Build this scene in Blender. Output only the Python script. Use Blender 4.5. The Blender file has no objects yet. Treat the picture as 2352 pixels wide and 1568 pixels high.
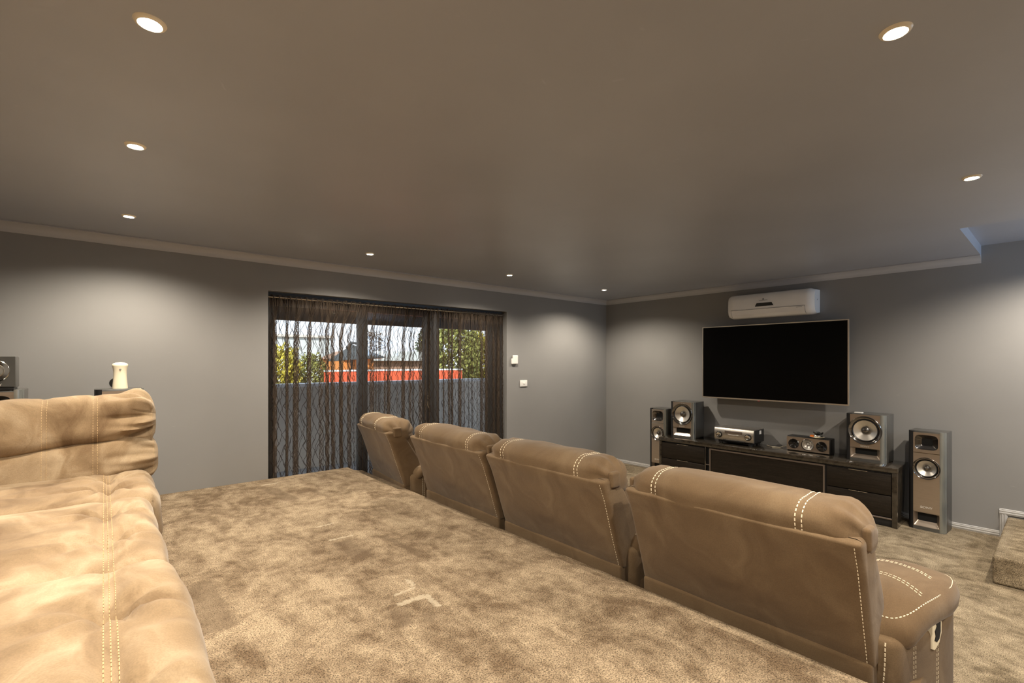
import bpy, bmesh, math, random
from mathutils import Vector, Matrix, noise
from mathutils.bvhtree import BVHTree
PI = math.pi
S = bpy.context.scene
COL = S.collection
rnd = random.Random(7)

# ------------------------------------------------------------------ materials
def new_mat(name):
    m = bpy.data.materials.new(name); m.use_nodes = True
    nt = m.node_tree; nt.nodes.clear()
    out = nt.nodes.new('ShaderNodeOutputMaterial')
    b = nt.nodes.new('ShaderNodeBsdfPrincipled')
    nt.links.new(b.outputs[0], out.inputs[0])
    return m, nt, b, out

def N(nt, t, **kw):
    n = nt.nodes.new(t)
    for k, v in kw.items():
        if hasattr(n, k): setattr(n, k, v)
        else: n.inputs[k].default_value = v
    return n

def coords(nt, kind='Object', scale=(1, 1, 1), rot=(0, 0, 0)):
    t = N(nt, 'ShaderNodeTexCoord'); mp = N(nt, 'ShaderNodeMapping')
    mp.inputs['Scale'].default_value = scale; mp.inputs['Rotation'].default_value = rot
    nt.links.new(t.outputs[kind], mp.inputs[0])
    return mp.outputs[0]

def ramp(nt, fac, stops):
    r = N(nt, 'ShaderNodeValToRGB')
    els = r.color_ramp.elements
    while len(els) < len(stops): els.new(0.5)
    for e, (p, c) in zip(els, stops):
        e.position = p; e.color = (c[0], c[1], c[2], 1)
    nt.links.new(fac, r.inputs[0])
    return r.outputs[0]

def math_(nt, op, a, b=None, c=None):
    n = N(nt, 'ShaderNodeMath'); n.operation = op
    for i, v in enumerate((a, b, c)):
        if v is None: continue
        if isinstance(v, (int, float)): n.inputs[i].default_value = v
        else: nt.links.new(v, n.inputs[i])
    return n.outputs[0]

def mixc(nt, fac, a, b, mode='MIX'):
    n = N(nt, 'ShaderNodeMix'); n.data_type = 'RGBA'; n.blend_type = mode
    for sock, v in ((n.inputs[0], fac), (n.inputs[6], a), (n.inputs[7], b)):
        if isinstance(v, (int, float)): sock.default_value = v
        elif isinstance(v, tuple): sock.default_value = (v[0], v[1], v[2], 1)
        else: nt.links.new(v, sock)
    return n.outputs[2]

def bump(nt, b, height, strength=0.3, dist=0.01, prev=None):
    n = N(nt, 'ShaderNodeBump'); n.inputs['Strength'].default_value = strength
    n.inputs['Distance'].default_value = dist
    nt.links.new(height, n.inputs['Height'])
    if prev: nt.links.new(prev, n.inputs['Normal'])
    nt.links.new(n.outputs[0], b.inputs['Normal'])
    return n.outputs[0]

def noise_tex(nt, vec, scale, detail=3, rough=0.5, dist=0.0):
    n = N(nt, 'ShaderNodeTexNoise'); n.inputs['Scale'].default_value = scale
    n.inputs['Detail'].default_value = detail; n.inputs['Roughness'].default_value = rough
    n.inputs['Distortion'].default_value = dist
    if vec is not None: nt.links.new(vec, n.inputs['Vector'])
    return n.outputs[0]

def plain(name, col, rough=0.5, metal=0.0, spec=0.5, var=0.08, vscale=6, bstr=0.0, bscale=80, coat=0.0, emit=None, estr=0):
    """surface with a small procedural colour variation"""
    m, nt, b, out = new_mat(name)
    v = coords(nt)
    f = noise_tex(nt, v, vscale, 4)
    lo = tuple(max(0, c * (1 - var)) for c in col); hi = tuple(min(1, c * (1 + var)) for c in col)
    nt.links.new(ramp(nt, f, [(0.3, lo), (0.7, hi)]), b.inputs['Base Color'])
    b.inputs['Roughness'].default_value = rough; b.inputs['Metallic'].default_value = metal
    b.inputs['Specular IOR Level'].default_value = spec
    if coat: b.inputs['Coat Weight'].default_value = coat
    if bstr: bump(nt, b, noise_tex(nt, v, bscale, 3), bstr, 0.004)
    if emit:
        b.inputs['Emission Color'].default_value = (*emit, 1); b.inputs['Emission Strength'].default_value = estr
    return m

def paint(name, col, rough=0.55, spec=0.4):
    """rolled wall paint: faint roller texture, a few scuffs"""
    m, nt, b, out = new_mat(name)
    v = coords(nt)
    base = noise_tex(nt, v, 1.3, 3)
    c = ramp(nt, base, [(0.3, tuple(x * 0.95 for x in col)), (0.7, tuple(x * 1.05 for x in col))])
    sc = noise_tex(nt, coords(nt, scale=(1, 1, 3)), 9, 2, 0.5, 1.5)
    mask = ramp(nt, sc, [(0.74, (0, 0, 0)), (0.8, (0.35, 0.35, 0.35))])
    nt.links.new(mixc(nt, mask, c, tuple(min(1, x * 1.35) for x in col)), b.inputs['Base Color'])
    b.inputs['Roughness'].default_value = rough; b.inputs['Specular IOR Level'].default_value = spec
    bump(nt, b, noise_tex(nt, v, 160, 2), 0.06, 0.002)
    return m

def carpet(name, dark, light, marks=None, dents=()):
    m, nt, b, out = new_mat(name)
    v = coords(nt)
    v2 = coords(nt, scale=(1.0, 0.55, 1.0), rot=(0, 0, 0.5))
    nap = noise_tex(nt, v2, 5.6, 6, 0.66, 0.7)
    nap2 = noise_tex(nt, v, 13, 5, 0.65)
    s = math_(nt, 'ADD', math_(nt, 'MULTIPLY', nap, 0.62), math_(nt, 'MULTIPLY', nap2, 0.38))
    c = ramp(nt, s, [(0.40, dark), (0.60, light)])
    fib = noise_tex(nt, coords(nt, scale=(1, 1, 1)), 190, 3, 0.7)
    fc = ramp(nt, fib, [(0.36, (0.30, 0.28, 0.26)), (0.5, (1, 1, 1)), (0.64, (1.5, 1.47, 1.42))])
    c = mixc(nt, 1.0, c, fc, 'MULTIPLY')
    if marks is not None:      # flattened pile where furniture feet stood
        sep = N(nt, 'ShaderNodeSeparateXYZ')
        wob = N(nt, 'ShaderNodeTexNoise'); wob.inputs['Scale'].default_value = 70
        nt.links.new(v, wob.inputs['Vector'])
        vv = N(nt, 'ShaderNodeVectorMath'); vv.operation = 'MULTIPLY_ADD'
        vv.inputs[1].default_value = (0.04, 0.04, 0); nt.links.new(wob.outputs[1], vv.inputs[0]); nt.links.new(v, vv.inputs[2])
        nt.links.new(vv.outputs[0], sep.inputs[0])
        for kind, lst in (('dent', dents), ('mark', marks)):
          tot = None
          for (x0, y0, x1, y1, w) in lst:
            dx, dy = x1 - x0, y1 - y0; L = math.hypot(dx, dy); dx /= L; dy /= L
            ax = math_(nt, 'SUBTRACT', sep.outputs[0], x0 + 0.02); ay = math_(nt, 'SUBTRACT', sep.outputs[1], y0 + 0.02)
            al = math_(nt, 'ADD', math_(nt, 'MULTIPLY', ax, dx), math_(nt, 'MULTIPLY', ay, dy))
            ac = math_(nt, 'ABSOLUTE', math_(nt, 'SUBTRACT', math_(nt, 'MULTIPLY', ay, dx), math_(nt, 'MULTIPLY', ax, dy)))
            sf = .010 if kind == 'mark' else .035
            def soft_in(d, lim):
                n = N(nt, 'ShaderNodeMapRange'); n.interpolation_type = 'SMOOTHSTEP'
                nt.links.new(d, n.inputs[0]); n.inputs[1].default_value = lim - sf / 2; n.inputs[2].default_value = lim + sf / 2
                n.inputs[3].default_value = 1; n.inputs[4].default_value = 0
                return n.outputs[0]
            inside = math_(nt, 'MULTIPLY', soft_in(math_(nt, 'ABSOLUTE', math_(nt, 'SUBTRACT', al, L / 2)), L / 2), soft_in(ac, w))
            tot = inside if tot is None else math_(nt, 'MAXIMUM', tot, inside)
          if tot is not None:
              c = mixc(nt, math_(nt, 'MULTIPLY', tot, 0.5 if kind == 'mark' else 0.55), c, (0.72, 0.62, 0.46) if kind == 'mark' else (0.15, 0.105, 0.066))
    nt.links.new(c, b.inputs['Base Color'])
    b.inputs['Roughness'].default_value = 0.95; b.inputs['Specular IOR Level'].default_value = 0.15
    p = bump(nt, b, fib, 0.9, 0.012)
    bump(nt, b, s, 0.5, 0.02, p)
    return m

def suede(name, dark, mid, light, sc=3.0, sheen=0.3, grain=260, streak=(1, 1, 1)):
    """brushed nap: smeared lighter and darker patches that belong to the cloth"""
    m, nt, b, out = new_mat(name)
    v = coords(nt, scale=streak)
    w = N(nt, 'ShaderNodeTexNoise'); w.inputs['Scale'].default_value = sc * 0.8; w.inputs['Detail'].default_value = 2
    nt.links.new(v, w.inputs['Vector'])
    vv = N(nt, 'ShaderNodeVectorMath'); vv.operation = 'MULTIPLY_ADD'; vv.inputs[1].default_value = (0.5, 0.5, 0.5)
    nt.links.new(w.outputs[1], vv.inputs[0]); nt.links.new(v, vv.inputs[2])
    f = noise_tex(nt, vv.outputs[0], sc, 5, 0.55, 0.6)
    c = ramp(nt, f, [(0.33, dark), (0.5, mid), (0.66, light)])
    g = noise_tex(nt, coords(nt), grain, 2, 0.6)
    c = mixc(nt, 1.0, c, ramp(nt, g, [(0.3, (0.88, 0.88, 0.88)), (0.7, (1.08, 1.08, 1.08))]), 'MULTIPLY')
    nt.links.new(c, b.inputs['Base Color'])
    b.inputs['Roughness'].default_value = 0.85; b.inputs['Specular IOR Level'].default_value = 0.2
    b.inputs['Sheen Weight'].default_value = sheen; b.inputs['Sheen Roughness'].default_value = 0.5
    p = bump(nt, b, g, 0.12, 0.002)
    bump(nt, b, noise_tex(nt, v, sc * 3, 3, 0.5, 1.0), 0.12, 0.02, p)
    return m

def brushed(name, col, rough=0.3, metal=0.9, stretch=(1, 1, 60), sc=12):
    m, nt, b, out = new_mat(name)
    f = noise_tex(nt, coords(nt, scale=stretch), sc, 3)
    nt.links.new(ramp(nt, f, [(0.3, tuple(c * 0.95 for c in col)), (0.7, tuple(min(1, c * 1.05) for c in col))]), b.inputs['Base Color'])
    b.inputs['Metallic'].default_value = metal
    nt.links.new(ramp(nt, f, [(0.3, (rough * 0.96,) * 3), (0.7, (rough * 1.04,) * 3)]), b.inputs['Roughness'])
    return m

M = {}
M['wall'] = paint('slate_wall_paint', (0.25, 0.246, 0.242))
M['ceiling'] = paint('slate_ceiling_paint', (0.375, 0.398, 0.455), 0.36, 0.5)
M['cornice'] = paint('cornice_paint', (0.46, 0.46, 0.47), 0.4)
M['skirt'] = plain('skirting_gloss_paint', (0.48, 0.47, 0.46), 0.22, var=0.03)
M['carpet'] = carpet('taupe_carpet', (0.185, 0.130, 0.080), (0.46, 0.36, 0.245),
    marks=[(-4.924, -2.756, -4.795, -2.764, .016), (-4.793, -2.76, -4.798, -2.889, .013), (-4.888, -1.825, -4.749, -1.834, .009), (-4.871, -1.551, -4.749, -1.538, .008),
           (-4.88, -.214, -4.738, -.202, .012), (-4.90, -2.672, -4.794, -2.665, .008), (-4.78, -2.568, -4.79, -2.65, .012)],
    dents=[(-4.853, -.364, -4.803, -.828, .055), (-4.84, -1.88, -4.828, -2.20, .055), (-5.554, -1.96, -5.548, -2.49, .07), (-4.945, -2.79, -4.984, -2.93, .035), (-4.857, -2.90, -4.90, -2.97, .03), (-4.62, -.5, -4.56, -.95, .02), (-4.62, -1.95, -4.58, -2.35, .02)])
M['carpet_low'] = carpet('taupe_carpet_lower', (0.18, 0.14, 0.09), (0.44, 0.36, 0.25))
M['suede'] = suede('beige_suede', (0.165, 0.106, 0.056), (0.27, 0.189, 0.109), (0.40, 0.307, 0.20), 3.2, 0.12, streak=(1.6, 0.9, 1.3))
M['leather'] = suede('brown_microfibre', (0.102, 0.063, 0.031), (0.137, 0.089, 0.047), (0.18, 0.123, 0.069), 3.0, 0.12)
M['leather_dk'] = suede('brown_microfibre_base', (0.098, 0.061, 0.030), (0.122, 0.079, 0.041), (0.15, 0.10, 0.054), 3.0, 0.1)
M['thread'] = plain('cream_thread', (0.80, 0.70, 0.52), 0.7)
M['thread_tan'] = plain('tan_thread', (0.44, 0.31, 0.165), 0.7)
M['black'] = plain('satin_black_plastic', (0.012, 0.012, 0.013), 0.4)
M['hole'] = plain('matte_black_recess', (0.006, 0.006, 0.006), 0.9)
M['gloss_black'] = plain('piano_black', (0.010, 0.009, 0.008), 0.12, coat=0.6)
M['cab_top'] = plain('glossy_dark_lacquer', (0.035, 0.028, 0.020), 0.14, coat=0.7, var=0.4, vscale=25)
M['cab_wood'] = suede('dark_oak_veneer', (0.014, 0.0105, 0.0075), (0.018, 0.0135, 0.0095), (0.023, 0.0175, 0.0125), 5, 0.0, 90, (1, 1, 14))
M['cab_wood'].node_tree.nodes['Principled BSDF'].inputs['Roughness'].default_value = 0.4
M['cab_frame'] = brushed('smoked_aluminium_trim', (0.28, 0.24, 0.22), 0.35)
M['gunmetal'] = brushed('bronze_gunmetal', (0.52, 0.44, 0.365), 0.33, 0.9, (50, 1, 50), 10)
M['chrome_dk'] = plain('dark_chrome', (0.20, 0.19, 0.18), 0.12, 0.95, var=0.05)
M['chrome'] = plain('bright_chrome', (0.72, 0.70, 0.66), 0.14, 1.0, var=0.05)
M['cone'] = brushed('silver_cone', (0.70, 0.67, 0.62), 0.32, 0.85, (1, 1, 1), 20)
M['cab_side'] = plain('grey_speaker_side', (0.10, 0.098, 0.092), 0.35, 0.3)
M['side_trim'] = plain('pearl_side_trim', (0.34, 0.36, 0.35), 0.22, 0.7)
M['silver'] = brushed('brushed_silver', (0.54, 0.51, 0.47), 0.28, 0.9, (50, 1, 50), 10)
M['white'] = plain('white_plastic', (0.80, 0.79, 0.76), 0.3, var=0.03)
M['white_gloss'] = plain('white_gloss_plastic', (0.88, 0.88, 0.88), 0.16, var=0.02, coat=0.3)
M['cream'] = plain('cream_plastic', (0.82, 0.74, 0.56), 0.35, var=0.03)
M['grey_line'] = plain('grey_plastic_line', (0.25, 0.25, 0.26), 0.5)
M['logo'] = plain('silver_lettering', (0.85, 0.82, 0.76), 0.3, 0.3, var=0.02)
M['screen'] = plain('black_glass_screen', (0.0015, 0.0015, 0.0015), 0.28, spec=0.12, var=0.0)
M['tv_frame'] = brushed('silver_tv_bezel', (0.78, 0.72, 0.62), 0.3)
M['alu_dk'] = plain('charcoal_aluminium', (0.035, 0.038, 0.042), 0.4, 0.2)
M['red_led'] = plain('red_indicator', (0.7, 0.08, 0.12), 0.3)
M['orange'] = plain('orange_glass', (0.85, 0.22, 0.03), 0.2)
M['lens'] = plain('lit_downlight_lens', (1, 1, 1), 0.4, emit=(1.0, 0.93, 0.80), estr=40)
M['ring'] = plain('white_downlight_ring', (0.85, 0.78, 0.62), 0.35)
M['render_wall'] = plain('grey_render', (0.68, 0.63, 0.57), 0.9, bstr=0.2)
M['cap'] = plain('white_wall_cap', (0.85, 0.86, 0.88), 0.6)
M['red_fence'] = brushed('red_steel_fence', (0.80, 0.12, 0.045), 0.6, 0.0, (40, 1, 1), 3)
M['orange_wall'] = plain('orange_render', (0.80, 0.30, 0.08), 0.9)
M['brown_wall'] = plain('brown_brick', (0.36, 0.22, 0.15), 0.9)
M['pale_wall'] = plain('pale_grey_cladding', (0.62, 0.66, 0.66), 0.8)
M['roof_dk'] = plain('dark_soffit', (0.05, 0.05, 0.055), 0.8)
M['sail'] = plain('dark_shade_cloth', (0.06, 0.07, 0.075), 0.8)
M['bark'] = plain('bark', (0.10, 0.07, 0.045), 0.9, bstr=0.5)
M['paving'] = plain('grey_paving', (0.34, 0.34, 0.34), 0.9)
M['soil'] = plain('garden_ground', (0.18, 0.15, 0.09), 0.95)
for nm, c in (('leaf_green', (0.16, 0.22, 0.03)), ('leaf_yellow', (0.42, 0.36, 0.04)), ('leaf_dark', (0.05, 0.07, 0.02)), ('leaf_olive', (0.24, 0.25, 0.06))):
    M[nm] = plain(nm, c, 0.7, var=0.5, vscale=4)

def glass_mat():
    m, nt, b, out = new_mat('door_glass')
    nt.nodes.remove(b)
    tr = N(nt, 'ShaderNodeBsdfTransparent'); tr.inputs[0].default_value = (0.93, 0.95, 0.96, 1)
    gl = N(nt, 'ShaderNodeBsdfGlossy'); gl.inputs['Roughness'].default_value = 0.02
    fr = N(nt, 'ShaderNodeFresnel'); fr.inputs[0].default_value = 1.45
    mx = N(nt, 'ShaderNodeMixShader')
    nt.links.new(fr.outputs[0], mx.inputs[0]); nt.links.new(tr.outputs[0], mx.inputs[1]); nt.links.new(gl.outputs[0], mx.inputs[2])
    nt.links.new(mx.outputs[0], out.inputs[0])
    return m
M['glass'] = glass_mat()

def curtain_mat():
    """sheer net: crossing wandering threads woven into thin dark gauze (UV in metres of cloth)"""
    m, nt, b, out = new_mat('sheer_thread_net')
    uvn = N(nt, 'ShaderNodeUVMap'); uvn.uv_map = 'UVMap'
    sep = N(nt, 'ShaderNodeSeparateXYZ'); nt.links.new(uvn.outputs[0], sep.inputs[0])
    U, V = sep.outputs[0], sep.outputs[1]
    wn = N(nt, 'ShaderNodeTexNoise'); wn.inputs['Scale'].default_value = 1.0; wn.inputs['Detail'].default_value = 2
    mp = N(nt, 'ShaderNodeMapping'); mp.inputs['Scale'].default_value = (7, 12, 1)
    nt.links.new(uvn.outputs[0], mp.inputs[0]); nt.links.new(mp.outputs[0], wn.inputs['Vector'])
    wob = math_(nt, 'MULTIPLY', math_(nt, 'SUBTRACT', wn.outputs[0], 0.5), 0.045)
    alpha = None
    for (pitch, amp, freq, ph, w) in ((0.066, 0.040, 5.2, 0.0, 0.034), (0.066, -0.040, 5.2, 0.25, 0.034), (0.137, 0.05, 3.1, 1.3, 0.014)):
        tri = math_(nt, 'PINGPONG', math_(nt, 'ADD', math_(nt, 'MULTIPLY', V, freq), ph), 1.0)
        off = math_(nt, 'MULTIPLY', math_(nt, 'SUBTRACT', tri, 0.5), amp * 2)
        x = math_(nt, 'DIVIDE', math_(nt, 'ADD', math_(nt, 'ADD', U, off), wob), pitch)
        fr = math_(nt, 'FRACT', x)
        d = math_(nt, 'ABSOLUTE', math_(nt, 'SUBTRACT', fr, 0.5))
        line = math_(nt, 'LESS_THAN', d, w)
        alpha = line if alpha is None else math_(nt, 'MAXIMUM', alpha, line)
    top = N(nt, 'ShaderNodeMapRange'); top.interpolation_type = 'SMOOTHSTEP'
    nt.links.new(V, top.inputs[0]); top.inputs[1].default_value = 1.93; top.inputs[2].default_value = 2.04
    top.inputs[3].default_value = 0.14; top.inputs[4].default_value = 0.5
    a = math_(nt, 'MAXIMUM', math_(nt, 'MULTIPLY', alpha, 0.96), top.outputs[0])
    tr = N(nt, 'ShaderNodeBsdfTransparent')
    df = N(nt, 'ShaderNodeBsdfDiffuse'); df.inputs[0].default_value = (0.10, 0.075, 0.056, 1)
    mx = N(nt, 'ShaderNodeMixShader')
    nt.nodes.remove(b)
    nt.links.new(mixc(nt, alpha, (0.13, 0.098, 0.072), (0.030, 0.023, 0.019)), df.inputs[0])
    nt.links.new(a, mx.inputs[0]); nt.links.new(tr.outputs[0], mx.inputs[1]); nt.links.new(df.outputs[0], mx.inputs[2])
    nt.links.new(mx.outputs[0], out.inputs[0])
    return m
M['net'] = curtain_mat()

# ------------------------------------------------------------------ mesh helpers
def shade(bm, ang=40):
    for f in bm.faces: f.smooth = True
    lim = math.radians(ang)
    for e in bm.edges:
        if len(e.link_faces) == 2:
            e.smooth = e.calc_face_angle(0) < lim
def obj(name, bm, mat, parent=None, loc=None, rotz=0, ang=40, weld=False):
    if weld: bmesh.ops.remove_doubles(bm, verts=bm.verts, dist=1e-5)
    bmesh.ops.recalc_face_normals(bm, faces=bm.faces)
    shade(bm, ang)
    me = bpy.data.meshes.new(name); bm.to_mesh(me); bm.free()
    mats = mat if isinstance(mat, (list, tuple)) else [mat]
    for x in mats: me.materials.append(M[x] if isinstance(x, str) else x)
    o = bpy.data.objects.new(name, me); COL.objects.link(o)
    if parent: o.parent = parent
    if loc: o.location = loc
    if rotz: o.rotation_euler = (0, 0, rotz)
    return o
def thing(name, label, cat, loc=(0, 0, 0), rotz=0, group=None):
    o = bpy.data.objects.new(name, None); COL.objects.link(o)
    o.empty_display_size = 0.1
    o.location = loc; o.rotation_euler = (0, 0, rotz)
    return tag(o, label, cat, group)
def tag(o, label, cat, group=None):
    o['label'] = label; o['category'] = cat
    if group: o['group'] = group
    return o
def struct(name, bm, mat, parent=None, **kw):
    o = obj(name, bm, mat, parent, **kw)
    if not parent: o['kind'] = 'structure'
    return o
def BM(): return bmesh.new()
def box(bm, x0, x1, y0, y1, z0, z1, bev=0.0, seg=2, mi=0):
    vs = [bm.verts.new((x, y, z)) for x in (x0, x1) for y in (y0, y1) for z in (z0, z1)]
    fs = [bm.faces.new([vs[i] for i in q]) for q in ((0, 1, 3, 2), (4, 6, 7, 5), (0, 4, 5, 1), (2, 3, 7, 6), (0, 2, 6, 4), (1, 5, 7, 3))]
    for f in fs: f.material_index = mi
    if bev > 0:
        es = list({e for f in fs for e in f.edges})
        r = bmesh.ops.bevel(bm, geom=es, offset=bev, segments=seg, affect='EDGES', profile=0.5)
        for f in r['faces']: f.material_index = mi
    return bm
def bbox(*a, **k): return box(BM(), *a, **k)
def prism(bm, poly, axis, a0, a1, mi=0):
    """poly: 2-D outline, extruded along axis ('x': poly=(y,z); 'y': poly=(x,z); 'z': poly=(x,y))"""
    def p(q, a): return {'x': (a, q[0], q[1]), 'y': (q[0], a, q[1]), 'z': (q[0], q[1], a)}[axis]
    A = [bm.verts.new(p(q, a0)) for q in poly]; B = [bm.verts.new(p(q, a1)) for q in poly]
    n = len(poly); fs = [bm.faces.new(A), bm.faces.new(B)]
    for i in range(n): fs.append(bm.faces.new((A[i], A[(i + 1) % n], B[(i + 1) % n], B[i])))
    for f in fs: f.material_index = mi
    return bm
def lathe(bm, prof, mtx=Matrix(), seg=40, mi=0):
    """prof: (radius, height) pairs round local z"""
    rings = []
    for r, h in prof:
        if r < 1e-6: rings.append([bm.verts.new(mtx @ Vector((0, 0, h)))])
        else: rings.append([bm.verts.new(mtx @ Vector((r * math.cos(2 * PI * i / seg), r * math.sin(2 * PI * i / seg), h))) for i in range(seg)])
    for a, b in zip(rings, rings[1:]):
        for i in range(seg):
            j = (i + 1) % seg
            if len(a) == 1 and len(b) == 1: continue
            if len(a) == 1: f = bm.faces.new((a[0], b[i], b[j]))
            elif len(b) == 1: f = bm.faces.new((a[i], a[j], b[0]))
            else: f = bm.faces.new((a[i], a[j], b[j], b[i]))
            f.material_index = mi
    return bm
def tube(bm, pts, r, seg=8, mi=0, caps=True):
    pts = [Vector(p) for p in pts]; rings = []
    up = Vector((0, 0, 1))
    for i, p in enumerate(pts):
        t = (pts[min(i + 1, len(pts) - 1)] - pts[max(i - 1, 0)]).normalized()
        a = t.cross(up if abs(t.z) < 0.95 else Vector((1, 0, 0))).normalized(); b = t.cross(a)
        rr = r[i] if isinstance(r, (list, tuple)) else r
        rings.append([bm.verts.new(p + a * rr * math.cos(2 * PI * k / seg) + b * rr * math.sin(2 * PI * k / seg)) for k in range(seg)])
    for A, B in zip(rings, rings[1:]):
        for k in range(seg):
            bm.faces.new((A[k], A[(k + 1) % seg], B[(k + 1) % seg], B[k])).material_index = mi
    if caps:
        bm.faces.new(rings[0]); bm.faces.new(rings[-1])
    return bm
FX = Matrix(((0, 0, -1, 0), (0, 1, 0, 0), (1, 0, 0, 0), (0, 0, 0, 1)))   # lathe z -> world -x
def facing(x, y, z): return Matrix.Translation((x, y, z)) @ FX

def samples(h, r, n):
    """positions along one half-axis pair, dense inside the rounded ends"""
    k = 5
    a = [-h + r * (1 - math.cos(PI / 2 * i / k)) for i in range(k)]
    core = [-(h - r) + 2 * (h - r) * i / n for i in range(n + 1)]
    return a + core + [-x for x in reversed(a)]
def soft(sx, sy, sz, r, n=(8, 8, 8), fn=None):
    """rounded cushion block centred at the origin, then moved point by point by fn(p, normal)"""
    h = (sx / 2, sy / 2, sz / 2)
    ax = [samples(h[i], min(r, h[i] * 0.98), n[i]) for i in range(3)]
    bm = BM(); cache = {}
    def vert(p):
        key = tuple(round(c, 6) for c in p)
        if key not in cache:
            inner = Vector([max(-(h[i] - r), min(h[i] - r, p[i])) for i in range(3)])
            inner = Vector([inner[i] if h[i] > r else 0 for i in range(3)])
            d = Vector(p) - inner
            # spherify so that the corner is a true quarter round
            nrm = d.normalized() if d.length > 1e-9 else Vector((0, 0, 1))
            q = inner + nrm * r
            if fn: q = Vector(fn(q.copy(), nrm))
            cache[key] = bm.verts.new(q)
        return cache[key]
    for i in range(3):
        j, k = (i + 1) % 3, (i + 2) % 3
        for s in (-1, 1):
            for a in range(len(ax[j]) - 1):
                for b in range(len(ax[k]) - 1):
                    q = []
                    for (aa, bb) in ((a, b), (a + 1, b), (a + 1, b + 1), (a, b + 1)):
                        p = [0, 0, 0]; p[i] = s * h[i]; p[j] = ax[j][aa]; p[k] = ax[k][bb]
                        q.append(vert(p))
                    if len(set(q)) == 4:
                        try: bm.faces.new(q)
                        except ValueError: pass
    bmesh.ops.recalc_face_normals(bm, faces=bm.faces)
    return bm
def sstep(a, b, x):
    t = max(0, min(1, (x - a) / (b - a))); return t * t * (3 - 2 * t)
def lerp(a, b, t): return a + (b - a) * t
def interp(tab, x):
    if x <= tab[0][0]: return tab[0][1]
    for (a, va), (b, vb) in zip(tab, tab[1:]):
        if x <= b: return va + (vb - va) * (x - a) / (b - a)
    return tab[-1][1]
def nz(x, y, z, s=1.0, seed=0): return noise.noise(Vector((x * s + seed * 17.3, y * s - seed * 5.1, z * s + seed * 3.7)))

def stitches(target, bvh, rays, dash=0.011, gap=0.007, w=0.0022, lift=0.0008):
    """dashes laid on a surface along the points hit by the rays [(origin, direction)]"""
    pts = []
    for o, d in rays:
        h = bvh.ray_cast(Vector(o), Vector(d).normalized(), 3.0)
        if h[0] is not None: pts.append((h[0], h[1] if h[1].dot(Vector(d)) < 0 else -h[1]))
    if len(pts) < 2: return
    dist = [0]
    for a, b in zip(pts, pts[1:]): dist.append(dist[-1] + (b[0] - a[0]).length)
    def at(s):
        for i in range(len(dist) - 1):
            if s <= dist[i + 1]:
                t = (s - dist[i]) / max(1e-9, dist[i + 1] - dist[i])
                return pts[i][0].lerp(pts[i + 1][0], t), pts[i][1].lerp(pts[i + 1][1], t).normalized()
        return pts[-1]
    s = 0
    while s + dash < dist[-1]:
        (a, na), (b, nb) = at(s), at(s + dash)
        n = (na + nb).normalized(); t = (b - a)
        if t.length < dash * 1.6 and t.length > 1e-5:
            sd = t.normalized().cross(n) * w
            up = n * w * 1.1; lo = n * -0.001; mid = (a + b) / 2
            vs = [target.verts.new(p) for p in (a + lo, a + sd + n * lift, a + up, a - sd + n * lift, b + lo, b + sd + n * lift, b + up, b - sd + n * lift)]
            for q in ((1, 2, 6, 5), (2, 3, 7, 6), (3, 0, 4, 7), (0, 1, 5, 4), (0, 3, 2, 1), (4, 5, 6, 7)):
                target.faces.new([vs[i] for i in q])
        s += dash + gap

def text_bm(body, size, depth, mtx):
    cu = bpy.data.curves.new('lettering', 'FONT'); cu.body = body; cu.size = size; cu.extrude = depth
    cu.align_x = 'CENTER'; cu.align_y = 'CENTER'
    o = bpy.data.objects.new('lettering', cu); COL.objects.link(o)
    dg = bpy.context.evaluated_depsgraph_get(); dg.update()
    me = bpy.data.meshes.new_from_object(o.evaluated_get(dg))
    bm = BM(); bm.from_mesh(me)
    bmesh.ops.transform(bm, matrix=mtx, verts=bm.verts)
    bpy.data.objects.remove(o); bpy.data.curves.remove(cu); bpy.data.meshes.remove(me)
    return bm
# text written on a face that looks toward -x, reading left (+y) to right (-y)
def tx(x, y, z, sx=1.0): return Matrix.Translation((x, y, z)) @ Matrix(((0, 0, -1, 0), (-1, 0, 0, 0), (0, 1, 0, 0), (0, 0, 0, 1))) @ Matrix.Diagonal((sx, 1, 1, 1))

# ------------------------------------------------------------------ sizes
H, PL = 2.447, 0.469          # ceiling height, platform height
XW, YS = -7.1, -6.3           # room limits behind the camera
DX0, DX1, DZ = -4.772, -2.004, 2.144   # door opening
OX, OY = -1.305, -4.132       # stair opening in the ceiling

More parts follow.
